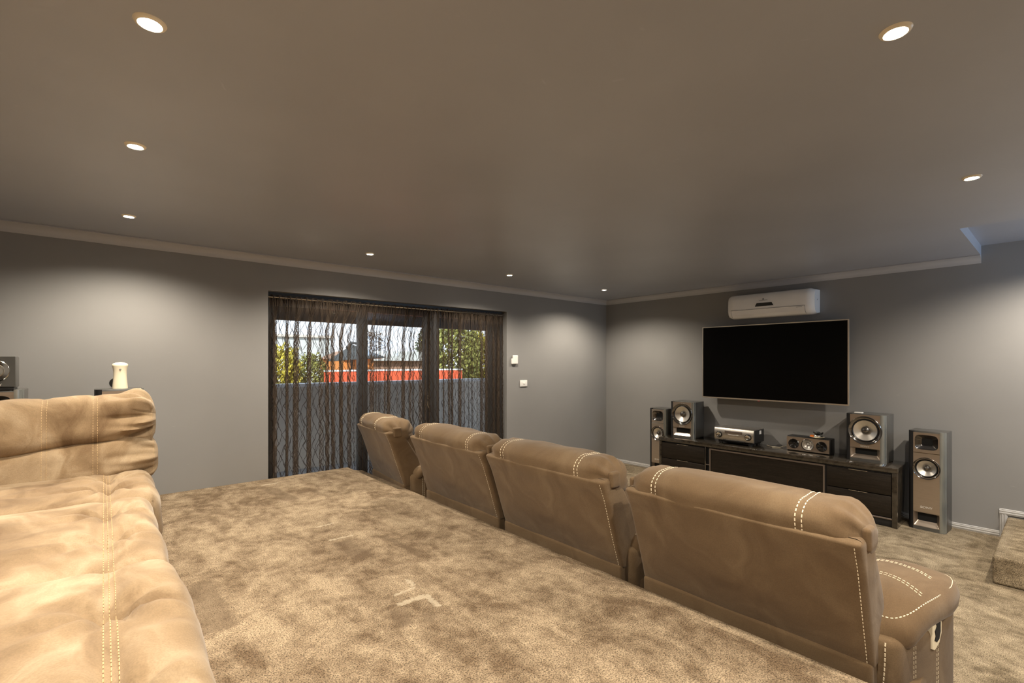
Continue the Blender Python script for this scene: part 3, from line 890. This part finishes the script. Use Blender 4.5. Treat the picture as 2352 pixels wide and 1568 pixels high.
def cabinet_body(t, W, D, Hh, base=0.0):
    """rear box plus rounded pearl side trims flanking the front"""
    obj('cabinet', bbox(.036, D, -W / 2, W / 2, base, Hh, bev=.004), 'cab_side', t)
    for s in (-1, 1):
        prof = []
        for i in range(7):
            a = PI / 2 * i / 6
            prof.append((.034 - .036 * math.sin(a), s * (W / 2 - .036 + .034 * math.cos(a))))
        prof += [(-.002, s * (W / 2 - .040)), (.036, s * (W / 2 - .040)), (.036, s * (W / 2))]
        b = BM(); prism(b, prof, 'z', base, Hh)
        obj('side_trim', b, 'side_trim' if s < 0 else 'black', t, ang=35)
def port(t, W, z0, z1, depth=.05):
    b = BM(); hw = W / 2 - .040
    plate(b, .002, -hw, hw, z0, z1, [(sup(0, (z0 + z1) / 2 + .0, hw * .97, (z1 - z0) / 2 * .95, .12), .002, 0),
                                    (sup(0, z1 - (z1 - z0) * .36, hw * .72, (z1 - z0) * .28, .12), .032, 0), (sup(0, z1 - (z1 - z0) * .36, hw * .70, (z1 - z0) * .27, .12), .0355, 1)])
    obj('bass_port', b, ['gunmetal', 'hole'], t, ang=25)
def tower(label, loc, rz=0, Hs=1.0):
    t = thing('tower_speaker', label, 'speaker', loc, rz, 'tower speakers')
    W, D, Hh = .262, .235, .885 * Hs; hw = W / 2 - .040
    cabinet_body(t, W, D, Hh)
    zt = Hh - .195
    b = BM(); plate(b, -.001, -hw, hw, zt + .004, Hh - .012, [(sup(0, Hh - .098, hw * .88, .066, .45), -.001, 0), (sup(0, Hh - .098, hw * .84, .062, .45), .004, 1), (sup(0, Hh - .098, hw * .42, .034, .3), .032, 1), (sup(0, Hh - .098, hw * .38, .030, .3), .0345, 2)])
    obj('tweeter_horn', b, ['gunmetal', 'chrome_dk', 'hole'], t, ang=30)
    zw = zt - .135
    b = BM(); plate(b, -.001, -hw, hw, .160, zt - .002, [(circ(0, zw, .084), -.001, 0, (0, zw)), (circ(0, zw, .083), .034, 1)])
    obj('front_baffle', b, ['gunmetal', 'hole'], t, ang=30)
    b = bbox(-.0005, .010, -hw, hw, zt - .002, zt + .004); obj('divider_strip', b, 'chrome', t)
    driver(t, -.001, 0, zw, .098)
    port(t, W, .030, .158)
    obj('foot_strip', bbox(-.002, .036, -hw, hw, 0, .030), 'cab_side', t)
    obj('lettering', text_bm('SONY', .026, .0008, tx(-.002, 0, .205, 1.25)), 'logo', t)
    return t
def subwoofer(label, loc, rz=0):
    t = thing('subwoofer', label, 'speaker', loc, rz, 'subwoofers on the media cabinet')
    W, D, Hh = .322, .275, .455; hw = W / 2 - .040
    cabinet_body(t, W, D, Hh)
    zw = Hh - .156
    b = BM(); plate(b, -.001, -hw, hw, .130, Hh - .004, [(circ(0, zw, .118), -.001, 0, (0, zw)), (circ(0, zw, .117), .034, 1)])
    obj('front_baffle', b, ['gunmetal', 'hole'], t, ang=30)
    driver(t, -.004, 0, zw, .137)
    port(t, W, .026, .128)
    obj('foot_strip', bbox(-.002, .036, -hw, hw, 0, .026), 'cab_side', t)
    obj('lettering', text_bm('SONY', .022, .0008, tx(-.002, 0, .1455, 1.25)), 'logo', t)
    return t
tower('tower speaker standing on the floor right of the media cabinet', (-.30, -3.806, 0), math.radians(-3))
tower('tower speaker on the floor behind the left end of the media cabinet', (-.262, -1.062, 0), 0)
tower('tower speaker behind the sofa with a white dispenser on its top', (-5.80, -.42, PL), PI / 2, .965)
tower('tower speaker behind the sofa at the left photo edge, carrying a small speaker', (-6.372, -.62, PL), PI / 2, .99)
CT = .547
subwoofer('subwoofer on the left end of the media cabinet', (-.325, -1.452, CT), math.radians(4))
subwoofer('subwoofer on the right end of the media cabinet, next to the floor tower', (-.305, -3.355, CT), math.radians(-2))

def small_speaker():
    t = thing('bookshelf_speaker', 'small dark speaker with one mirror-rimmed driver, cut by the left photo edge', 'speaker', (-6.362, -.60, PL + .885 * .99), PI / 2)
    W, Hh = .17, .195
    obj('cabinet', bbox(.02, .17, -W / 2, W / 2, .012, Hh, bev=.004), 'cab_side', t)
    b = BM(); plate(b, 0, -W / 2, W / 2, .02, Hh, [(circ(0, .112, .060), 0, 0, (0, .112)), (circ(0, .112, .059), .019, 1)])
    obj('front_baffle', b, ['cab_side', 'hole'], t, ang=30)
    b = BM(); lathe(b, [(.064, -.002), (.064, .004), (.061, .007), (.036, -.012), (.034, -.012)], facing(0, 0, .112), 48); obj('bezel', b, 'chrome', t)
    b = BM(); lathe(b, [(.037, -.010), (.035, -.004), (.031, -.006), (.02, -.010), (0, -.004)], facing(0, 0, .112), 40); obj('cone', b, 'cone', t)
    obj('foot_strip', bbox(.006, .16, -W / 2 + .006, W / 2 - .006, 0, .012), 'black', t)
    obj('lettering', text_bm('SONY', .020, .0008, tx(-.001, 0, .030, 1.2)), 'logo', t)
small_speaker()

def center():
    t = thing('center_speaker', 'low horizontal center speaker with three round drivers, on the media cabinet', 'speaker', (-.215, -2.832, CT))
    W, D, Hh = .41, .16, .158; hw = W / 2
    prof = [(.012, 0), (.0, .02), (-.004, .08), (.0, .135), (.014, .155), (.03, .158), (D, .158), (D, 0)]
    obj('cabinet', bbox(.024, D, -hw, hw, 0, Hh, bev=.006), 'black', t)
    ys = (.132, 0, -.132); cells = [(hw - .004, .066), (.066, -.066), (-.066, -hw + .004)]
    for i, (y, (ya, yb)) in enumerate(zip(ys, cells)):
        R = .050 if i != 1 else .058
        b = BM(); plate(b, 0, yb, ya, .010, Hh - .006, [(circ(y, .080, R), 0, 0, (y, .080)), (circ(y, .080, R * .98), .02, 1)])
        obj('front_baffle', b, ['gunmetal', 'hole'], t, ang=30)
        b = BM(); lathe(b, [(R * 1.04, -.002), (R * 1.04, .003), (R * .99, .005), (R * .90, -.006), (R * .88, -.006)], facing(0, y, .080), 44)
        o = obj('driver', b, 'chrome_dk', t)
        if i == 1:
            b = BM(); lathe(b, [(R * .92, -.004), (R * .58, -.010), (R * .56, -.004), (R * .50, -.006), (R * .2, -.014), (R * .19, -.006), (0, -.001)], facing(0, y, .080), 44)
            obj('cone', b, 'cone', o)
        else:
            b = BM(); lathe(b, [(R * .9, -.006), (R * .3, -.018), (0, -.012)], facing(0, y, .080), 44)
            obj('cone', b, 'gloss_black', o)
    for y in (-.15, .15): obj('rubber_foot', bbox(.03, .13, y - .012, y + .012, -.001, .004), 'hole', t)
center()

def saucer():
    t = tag(obj('saucer', lathe(BM(), [(0, .004), (.045, .004), (.068, .013), (.070, .011), (.05, 0), (0, 0)]), 'cream', None, (-.155, -2.905, CT + .158)), 'small cream saucer lying on the center speaker', 'saucer')
    a = thing('ashtray', 'black and chrome ashtray sitting on the cream saucer', 'ashtray', (-.155, -2.915, CT + .163))
    obj('bowl', lathe(BM(), [(0, 0), (.042, 0), (.045, .012), (.040, .026), (.036, .030), (.034, .024), (.030, .014), (0, .012)]), 'chrome', a)
    b = BM(); tube(b, [(.040 * math.cos(k * PI / 12), .040 * math.sin(k * PI / 12), .048 + .006 * math.sin(k * PI / 3)) for k in range(25)], .007)
    obj('rim', b, 'gloss_black', a)
    obj('neck', lathe(BM(), [(.028, .026), (.022, .036), (.034, .046), (.034, .050), (0, .050)]), 'gloss_black', a)
    b = soft(.03, .04, .022, .009, (2, 2, 2))
    tag(obj('lighter', b, 'orange', None, (-.165, -2.862, CT + .158 + .018)), 'small orange lighter on the saucer edge', 'lighter')
saucer()

def receiver():
    t = thing('receiver', 'silver audio receiver with two round knobs, on the media cabinet', 'receiver', (-.335, -2.105, CT))
    W = .45; z0, z1 = .038, .186; hw = W / 2
    obj('housing', bbox(.02, .295, -hw + .004, hw - .004, z0, z1, bev=.004), 'black', t)
    obj('top_cover', bbox(.004, .295, -hw, hw, z1 - .003, z1 + .003, bev=.002), 'silver', t)
    prof = [(.02, z0), (.004, z0 + .006), (0, z0 + .03), (-.006, z0 + .07), (-.002, z0 + .12), (.008, z1 - .004), (.02, z1)]
    b = BM(); prism(b, prof, 'y', -hw, hw); fp = obj('front_panel', b, 'silver', t, ang=30)
    obj('lower_flap', bbox(-.004, .012, -hw + .10, hw - .10, z0 - .004, z0 + .012, bev=.002), 'black', fp)
    b = BM(); tube(b, [(-.0075, .06, z0 + .078), (-.0085, .0, z0 + .072), (-.0075, -.06, z0 + .078)], .0025, 6); obj('smile_line', b, 'logo', fp)
    obj('display_window', bbox(-.0068, .0, -.10, .10, z0 + .088, z0 + .118, bev=.001), 'cab_frame', fp)
    for y in (hw - .058, -hw + .058):
        b = BM(); lathe(b, [(.038, .0), (.038, .006), (.033, .008), (.030, .002)], facing(-.004, y, z0 + .066), 40); k = obj('knob_collar', b, 'black', t)
        b = BM(); lathe(b, [(.028, 0), (.028, .020), (.024, .024), (.018, .022), (0, .021)], facing(-.004, y, z0 + .066), 40); obj('knob', b, 'chrome', k)
    obj('sticker', bbox(.165, .215, -hw + .0030, -hw + .0042, z1 - .055, z1 - .015), 'white', t)
    for x in (.05, .25):
        for y in (-.17, .17): obj('foot', lathe(BM(), [(0, 0), (.022, 0), (.024, .01), (.022, .039), (0, .039)], Matrix.Translation((x, y, 0)), 20), 'black', t)
    obj('underplate', bbox(.03, .28, -.19, .19, .014, .040), 'hole', t)
receiver()

# ------------------------------------------------------------------ media cabinet
def cabinet():
    ya, yb = -1.205, -3.630; xf, xr = -.452, -.022
    t = thing('media_cabinet', 'long low dark media cabinet with glossy top under the television', 'cabinet', (-.24, (ya + yb) / 2, 0))
    ox, oy = -.24, (ya + yb) / 2
    def bx(name, x0, x1, y0, y1, z0, z1, m, par=t, bev=.003): return obj(name, bbox(x0 - ox, x1 - ox, min(y0, y1) - oy, max(y0, y1) - oy, z0, z1, bev=bev), m, par)
    bx('worktop', xf - .004, xr, ya + .004, yb - .004, .500, CT, 'cab_top')
    bx('end_panel', xf, xr, ya, ya - .035, .0, .500, 'cab_top'); bx('end_panel', xf, xr, yb + .040, yb, .0, .500, 'cab_top')
    bx('carcass', xf + .03, xr, ya - .035, yb + .04, .06, .498, 'black')
    bx('plinth', xf + .025, xr - .02, ya - .035, yb + .04, .0, .06, 'black')
    bx('base_rail', xf + .002, xf + .03, ya - .035, yb + .04, .068, .084, 'cab_frame')
    for (y0, y1) in ((ya - .040, -1.812), (-3.078, yb + .045)):
        for (z0, z1) in ((.09, .283), (.291, .482)):
            d = bx('drawer', xf + .004, xf + .028, y0, y1, z0, z1, 'cab_wood')
            ym = (y0 + y1) / 2
            bx('finger_pull', xf + .001, xf + .010, ym + .075, ym - .075, z1 - .003, z1 + .002, 'chrome', d, .0005)
    # open slot with a small shelf
    bx('divider', xf + .002, xf + .03, -1.816, -1.830, .084, .498, 'chrome_dk'); bx('slot_shelf', xf + .004, xf + .03, -1.830, -1.872, .285, .295, 'cab_frame')
    # wide centre door: glass-look panel in a metal frame
    bm = BM(); y0, y1, z0, z1, T = -1.874, -3.060, .088, .488, .016
    o = [(y0, z0), (y1, z0), (y1, z1), (y0, z1)]; inn = [(y0 - T, z0 + T), (y1 + T, z0 + T), (y1 + T, z1 - T), (y0 - T, z1 - T)]
    A = [bm.verts.new((xf - ox, y - oy, z)) for y, z in o]; B = [bm.verts.new((xf - ox, y - oy, z)) for y, z in inn]
    fs = [bm.faces.new((A[i], A[(i + 1) % 4], B[(i + 1) % 4], B[i])) for i in range(4)]
    r = bmesh.ops.extrude_face_region(bm, geom=fs)
    bmesh.ops.translate(bm, verts=[v for v in r['geom'] if isinstance(v, bmesh.types.BMVert)], vec=(.022, 0, 0))
    d = obj('flap_door', bm, 'cab_frame', t)
    bx('door_panel', xf + .006, xf + .02, y0 - T, y1 + T, z0 + T, z1 - T, 'cab_wood', d, 0)
cabinet()
b = BM(); tube(b, [(-.10, -2.38, CT + .006), (-.16, -2.46, CT + .004), (-.13, -2.53, CT + .004), (-.06, -2.58, CT + .02)], .004)
tag(obj('cable', b, 'cream'), 'pale cable lying on the cabinet between receiver and center speaker', 'cable')
b = soft(.05, .07, .012, .005, (2, 2, 1))
tag(obj('paper_slip', b, 'white', None, (-.22, -3.285, CT + .455 + .006)), 'small white slip lying on top of the right subwoofer', 'paper')

# ------------------------------------------------------------------ television, air conditioner, wall plates
def tv():
    t = thing('television', 'large wall-mounted flat television with thin silver bezel', 'television', (-.124, -2.408, 1.503))
    hw, hh = .778, .441
    obj('casing', bbox(-.018, .02, -hw + .003, hw - .003, -hh + .003, hh - .003, bev=.004), 'black', t)
    bm = BM(); T = .011
    o = [(-hw, -hh), (hw, -hh), (hw, hh), (-hw, hh)]; inn = [(-hw + T, -hh + T * 1.3), (hw - T, -hh + T * 1.3), (hw - T, hh - T), (-hw + T, hh - T)]
    A = [bm.verts.new((-.026, y, z)) for y, z in o]; B = [bm.verts.new((-.026, y, z)) for y, z in inn]
    fs = [bm.faces.new((A[i], A[(i + 1) % 4], B[(i + 1) % 4], B[i])) for i in range(4)]
    r = bmesh.ops.extrude_face_region(bm, geom=fs)
    bmesh.ops.translate(bm, verts=[v for v in r['geom'] if isinstance(v, bmesh.types.BMVert)], vec=(.030, 0, 0))
    obj('bezel', bm, 'tv_frame', t)
    obj('screen', bbox(-.023, -.016, -hw + T * .8, hw - T * .8, -hh + T * 1.1, hh - T * .8), 'screen', t)
    obj('standby_light', bbox(-.027, -.02, .085, .110, -hh - .008, -hh - .001, bev=.002), 'red_led', t)
    obj('wall_bracket', bbox(.02, .1235, -.25, .25, -.18, .18, bev=.004), 'black', t)
tv()
def aircon():
    y0, y1 = -1.965, -2.885; yc = (y0 + y1) / 2
    t = thing('air_conditioner', 'white split-system air conditioner on the wall above the television', 'air conditioner', (0, yc, 2.03))
    hw = (y0 - y1) / 2
    prof = [(-.001, .0), (-.10, -.012), (-.155, .0), (-.185, .03), (-.200, .075), (-.203, .13), (-.198, .20), (-.182, .248), (-.155, .266), (-.001, .270)]
    bm = BM(); n = 24; rings = []
    for i in range(n + 1):
        u = -1 + 2 * i / n; y = u * hw
        e = sstep(.90, 1.0, abs(u)); k = 1 - .16 * e
        rings.append([bm.verts.new((x * k, y, .13 + (z - .13) * (1 - .10 * e))) for x, z in prof])
    for A, B in zip(rings, rings[1:]):
        for j in range(len(prof) - 1): bm.faces.new((A[j], A[j + 1], B[j + 1], B[j]))
        bm.faces.new((A[-1], A[0], B[0], B[-1]))
    bm.faces.new(rings[0]); bm.faces.new(rings[-1])
    obj('casing', bm, 'white_gloss', t, ang=50)
    # louvre flap with its dark joint line
    fl = [(-.203, .082), (-.190, .030), (-.158, .0), (-.152, .006), (-.184, .034), (-.197, .082)]
    b = BM(); prism(b, [(x - .0015, z) for x, z in fl], 'y', -hw + .085, hw - .055); lv = obj('louvre', b, 'white_gloss', t, ang=30)
    for (ya, yb, za, zb) in ((hw - .055, hw - .052, .03, .085), (-hw + .082, -hw + .085, .03, .085)):
        b = BM(); prism(b, [(-.2045, .082), (-.1915, .030), (-.158, -.001), (-.15, .01), (-.19, .082)], 'y', ya, yb); obj('louvre_joint', b, 'grey_line', lv)
    b = bbox(-.2052, -.195, -hw + .082, hw - .052, .082, .086); obj('louvre_joint', b, 'grey_line', lv)
    b = BM(); prism(b, [(.135, .112), (.115, .150), (-.045, .150), (-.065, .112)], 'x', -.2055, -.195); obj('display', b, 'gloss_black', t)
    b = lathe(BM(), [(0, .001), (.010, .001), (.010, 0)], facing(-.2015, .045, .192), 20); e = obj('emblem', b, 'grey_line', t)
    obj('emblem_line', bbox(-.2038, -.2, -.0, .090, .176, .180), 'grey_line', e)
    obj('model_line', bbox(-.2050, -.2, -hw + .11, -hw + .165, .068, .072), 'grey_line', t)
    obj('side_label', bbox(-.09, -.07, -hw - .0004, -hw + .002, .14, .155), 'grey_line', t)
aircon()
def plates():
    t = thing('remote_control', 'white remote in a wall holder beside the sliding door', 'remote control', (-1.88, 0, 1.537))
    b = soft(.085, .022, .115, .010, (3, 2, 3)); bmesh.ops.translate(b, verts=b.verts, vec=(0, -.022, 0)); obj('remote_body', b, 'white', t, ang=80)
    b = soft(.102, .028, .075, .010, (3, 2, 3)); bmesh.ops.translate(b, verts=b.verts, vec=(-.006, -.015, -.022)); obj('holder', b, 'white', t, ang=80)
    t = thing('light_switch', 'white wall plate below the remote, right of the sliding door', 'light switch', (-1.722, 0, 1.229))
    obj('plate', bbox(-.062, .062, -.012, 0, -.042, .042, bev=.004), 'white', t)
    obj('rocker', bbox(-.016, .016, -.016, -.008, -.012, .012, bev=.002), 'white', t)
plates()
def dispenser():
    t = thing('air_freshener', 'white waisted air freshener dispenser on the tower speaker behind the sofa', 'air freshener', (-5.795, -.30, PL + .885 * .965))
    prof = [(.0, .0), (.043, .0), (.043, .006), (.040, .04), (.0365, .09), (.0375, .125), (.043, .155), (.045, .166), (.038, .175), (.022, .182), (0, .184)]
    obj('dispenser_body', lathe(BM(), prof, Matrix.Diagonal((1, .8, 1, 1)), 36), 'cream', t, ang=60)
    obj('nozzle', lathe(BM(), [(0, .003), (.004, .003), (.006, 0)], Matrix.Translation((0, -.0315, .135)) @ Matrix.Rotation(PI / 2, 4, 'X'), 16), 'grey_line', t)
    w = lathe(BM(), [(0, -.006), (.034, -.006), (.036, 0), (.034, .006), (0, .006)], Matrix.Translation((-5.818, -.235, PL + .885 * .965 + .036)) @ Matrix.Rotation(PI / 2, 4, 'X'), 28)
    tag(obj('black_disc', w, 'black'), 'round black object propped behind the white dispenser', 'disc')
dispenser()

# ------------------------------------------------------------------ downlights
WARM = (1.0, 0.88, 0.72)
def downlight(x, y, label, power, z=H):
    t = thing('ceiling_downlight', label, 'downlight', (x, y, z), 0, 'recessed ceiling downlights')
    obj('trim_ring', lathe(BM(), [(.026, .0), (.026, -.006), (.029, -.008), (.036, -.005), (.039, 0)], seg=40), 'ring', t)
    obj('lens', lathe(BM(), [(0, -.0075), (.021, -.007), (.027, -.004), (.027, 0)], seg=40), 'lens', t)
    l = bpy.data.lights.new('ceiling_spot', 'SPOT'); l.energy = power; l.color = WARM
    l.spot_size = math.radians(150); l.spot_blend = 0.65; l.shadow_soft_size = 0.035
    o = bpy.data.objects.new('ceiling_spot', l); COL.objects.link(o); o.parent = t; o.location = (0, 0, -.016)
PW = 72
downlight(-5.785, -2.975, 'bright ceiling downlight at the top left corner of the photo', PW)
downlight(-5.778, -1.995, 'second ceiling downlight of the left column, above the sofa', PW)
downlight(-5.76, -.70, 'ceiling downlight of the left column nearest the door wall', PW)
downlight(-4.13, -.69, 'ceiling downlight above the left half of the sliding door', PW)
downlight(-2.56, -.71, 'ceiling downlight above the right end of the sliding door', PW)
downlight(-.945, -.71, 'ceiling downlight nearest the room corner', PW)
downlight(-2.535, -4.31, 'ceiling downlight at the right, nearest the stair opening', PW)
downlight(-4.178, -4.308, 'bright ceiling downlight near the top right of the photo', PW)
def lamp(x, y, z, power, size=150, col=WARM):
    l = bpy.data.lights.new('ceiling_spot', 'SPOT'); l.energy = power; l.color = col
    l.spot_size = math.radians(size); l.spot_blend = 0.65; l.shadow_soft_size = 0.035
    o = bpy.data.objects.new('ceiling_spot', l); COL.objects.link(o); o.location = (x, y, z)
lamp(-5.785, -4.31, H - .016, PW)             # the fitting above the photographer
lamp(-.80, -4.80, H + .07, PW * 1.5)           # over the stair
lamp(-4.178, -5.7, H - .016, PW); lamp(-2.535, -5.7, H - .016, PW)  # unseen spots behind the camera, added to even out the light
a = bpy.data.lights.new('stairwell_daylight_fill', 'AREA'); a.energy = 12; a.color = (.55, .75, 1.0); a.shape = 'RECTANGLE'; a.size = .9; a.size_y = .5  # unseen area lamp added for bluish daylight assumed from upstairs
o = bpy.data.objects.new('stairwell_daylight_fill', a); COL.objects.link(o); o.location = (-.66, YS + .1, 1.9); o.rotation_euler = (math.radians(105), 0, 0)

# ------------------------------------------------------------------ outside
def outside():
    b = bbox(-9, 6, .2, 2.6, -.15, -.02); o = struct('terrace_floor', b, 'paving')
    b = bbox(-60, 80, 2.6, 90, -.5, -.3); o = struct('garden_ground', b, 'soil')
    t = thing('terrace_wall', 'grey rendered terrace wall with white capping outside the door', 'wall', (-2, 2.55, 0))
    obj('wall_body', bbox(-6, 7, -.05, .05, -.3, 1.15), 'render_wall', t)
    obj('capping', bbox(-6, 7, -.075, .075, 1.15, 1.20, bev=.006), 'cap', t)
    t = thing('patio_roof', 'dark patio roof and beam above the terrace outside the door', 'roof', (-3, 1.2, 2.5))
    obj('soffit', bbox(-4, 5, -1.0, .95, -.05, .0), 'roof_dk', t); obj('beam', bbox(-4, 5, .85, .95, -.44, -.05), 'roof_dk', t)
    t = thing('steel_fence', 'bright red steel panel fence beyond the terrace wall', 'fence', (0, 7, -.3))
    for k in range(9):
        x0 = -1.86 + k * .445
        obj('panel', bbox(x0, x0 + .436, -.02, .02, 0, 1.56 + .01 * (k % 2)), 'red_fence', t)
    obj('fence_rail', bbox(-1.86, 2.14, -.03, .03, 1.57, 1.61), 'cap', t)
    t = thing('orange_house', 'orange rendered house behind the red fence', 'house', (-.15, 10, -.3))
    obj('house_wall', bbox(-.45, .45, -1, 1, 0, 1.9), 'orange_wall', t)
    bm = BM(); prism(bm, [(-.5, 1.9), (.7, 1.9), (.1, 2.15)], 'y', -1.1, 1.1); obj('house_roof', bm, 'brown_wall', t)
    t = thing('brown_house', 'brown brick house with low roof, seen through the middle pane', 'house', (2.66, 13, -.3))
    obj('house_wall', bbox(-1.1, 1.1, -1, 1, 0, 1.85), 'brown_wall', t)
    bm = BM(); prism(bm, [(-1.25, 1.85), (1.25, 1.85), (.8, 2.2), (-.8, 2.2)], 'y', -1.2, 1.2); obj('house_roof', bm, 'pale_wall', t)
    t = thing('pale_building', 'pale grey building behind the yellow hedge at the left pane', 'building', (1.4, 17.5, -.3))
    obj('building_wall', bbox(-2.1, .3, -1, 1, 0, 2.85), 'pale_wall', t); obj('flat_roof', bbox(-2.2, .4, -1.1, 1.1, 2.85, 2.95), 'render_wall', t)
    # shade sail on a mast
    t = thing('shade_sail', 'dark shade sail on a mast above the orange house', 'shade sail', (-.52, 8.4, -.3))
    bm = BM(); P = [(-.75, 0, 1.85), (.0, .2, 2.30), (.9, 0, 1.95), (.1, -.5, 1.92)]
    vs = [bm.verts.new(p) for p in P]; bm.faces.new(vs)
    r = bmesh.ops.extrude_face_region(bm, geom=bm.faces[:]); bmesh.ops.translate(bm, verts=[v for v in r['geom'] if isinstance(v, bmesh.types.BMVert)], vec=(0, 0, -.03))
    obj('sail_cloth', bm, 'sail', t)
    bm = BM(); tube(bm, [(0, .25, 0), (0, .25, 2.38)], .03); obj('mast', bm, 'sail', t)
    bm = BM(); tube(bm, [(0, .25, 2.36), (.35, .1, 2.28)], .035); tube(bm, [(0, .25, 2.36), (-.2, .1, 2.2)], .035); obj('mast_arm', bm, 'sail', t)
    def tree(name, label, x, y, r, zc, hgt, m, n, seed, group='garden trees beyond the terrace'):
        rr = random.Random(seed)
        t = thing(name, label, 'tree', (x, y, -.3), 0, group)
        bm = BM(); tube(bm, [(0, 0, 0), (.05, 0, zc * .5), (0, .03, zc)], [.09, .07, .03]); obj('trunk', bm, 'bark', t)
        bm = BM()
        for i in range(n):
            a, c = rr.uniform(0, 2 * PI), rr.uniform(-1, 1); q = rr.uniform(.35, 1) ** .5; s = math.sqrt(1 - c * c)
            lump = 1 + .28 * nz(s * math.cos(a), s * math.sin(a), c, 2.5, seed)
            p = Vector((r * q * s * math.cos(a) * lump, r * q * s * math.sin(a) * lump, zc + .3 + hgt * q * c * lump))
            d = Vector((rr.uniform(-1, 1), rr.uniform(-1, 1), rr.uniform(-1, 1))).normalized(); e = d.orthogonal().normalized(); f = d.cross(e)
            L = rr.uniform(.05, .10) * (r ** .5)
            bm.faces.new([bm.verts.new(p + v) for v in (e * L, f * L * .5, -e * L, -f * L * .5)])
        me = obj('crown', bm, m, t)
    tree('hedge_tree', 'yellow green leafy hedge tree at the left pane', -2.62, 8.6, .74, 1.25, .72, 'leaf_yellow', 2600, 1)
    tree('hedge_tree', 'olive green hedge tree beside the orange house', -1.45, 9.2, .42, 1.15, .62, 'leaf_olive', 1700, 2)
    tree('garden_tree', 'tall green tree behind the right pane', 3.05, 8.8, 1.0, 1.85, 1.2, 'leaf_olive', 4200, 3)
    tree('garden_tree', 'yellowish bushy tree at the right edge of the right pane', 4.75, 9.6, .72, 1.6, 1.0, 'leaf_yellow', 3200, 4)
    tree('garden_tree', 'dark tree left of the right door stile', 4.75, 13.2, .62, 2.0, 1.1, 'leaf_dark', 2200, 5)
    tree('garden_tree', 'small bare brownish tree seen through the middle pane', 3.2, 15.6, .6, 2.2, .7, 'bark', 700, 6)
outside()

# ------------------------------------------------------------------ sky, sun, camera
w = bpy.data.worlds.new('sky'); S.world = w; w.use_nodes = True
nt = w.node_tree; nt.nodes.clear()
wo = N(nt, 'ShaderNodeOutputWorld'); bg = N(nt, 'ShaderNodeBackground')
tc = N(nt, 'ShaderNodeTexCoord'); sp = N(nt, 'ShaderNodeSeparateXYZ'); nt.links.new(tc.outputs['Generated'], sp.inputs[0])
nt.links.new(ramp(nt, sp.outputs[2], [(0.0, (.92, .95, 1.0)), (0.25, (.72, .86, 1.0)), (1.0, (.62, .72, .88))]), bg.inputs[0])
bg.inputs[1].default_value = 0.95
nt.links.new(bg.outputs[0], wo.inputs[0])
sl = bpy.data.lights.new('sun', 'SUN'); sl.energy = 3.2; sl.color = (1, .93, .82); sl.angle = .01
so = bpy.data.objects.new('sun', sl); COL.objects.link(so); so.rotation_euler = (math.radians(48), 0, math.radians(-38))

cam = bpy.data.cameras.new('camera'); co = bpy.data.objects.new('camera', cam); COL.objects.link(co)
cam.sensor_width = 36; cam.lens = 1093.1 / 2352 * 36; cam.shift_y = 46.5 / 2352; cam.clip_start = .02; cam.clip_end = 300
co.location = (-5.882, -4.624, 1.51); co.rotation_euler = (PI / 2, 0, 0.8618 - PI / 2)
S.camera = co
S.view_settings.view_transform = 'Standard'; S.view_settings.look = 'None'; S.view_settings.gamma = 1.0
S.view_settings.use_curve_mapping = False
S.view_settings.exposure = 1.0
S.cycles.transparent_max_bounces = 24; S.cycles.max_bounces = 8; S.cycles.caustics_reflective = False; S.cycles.caustics_refractive = False
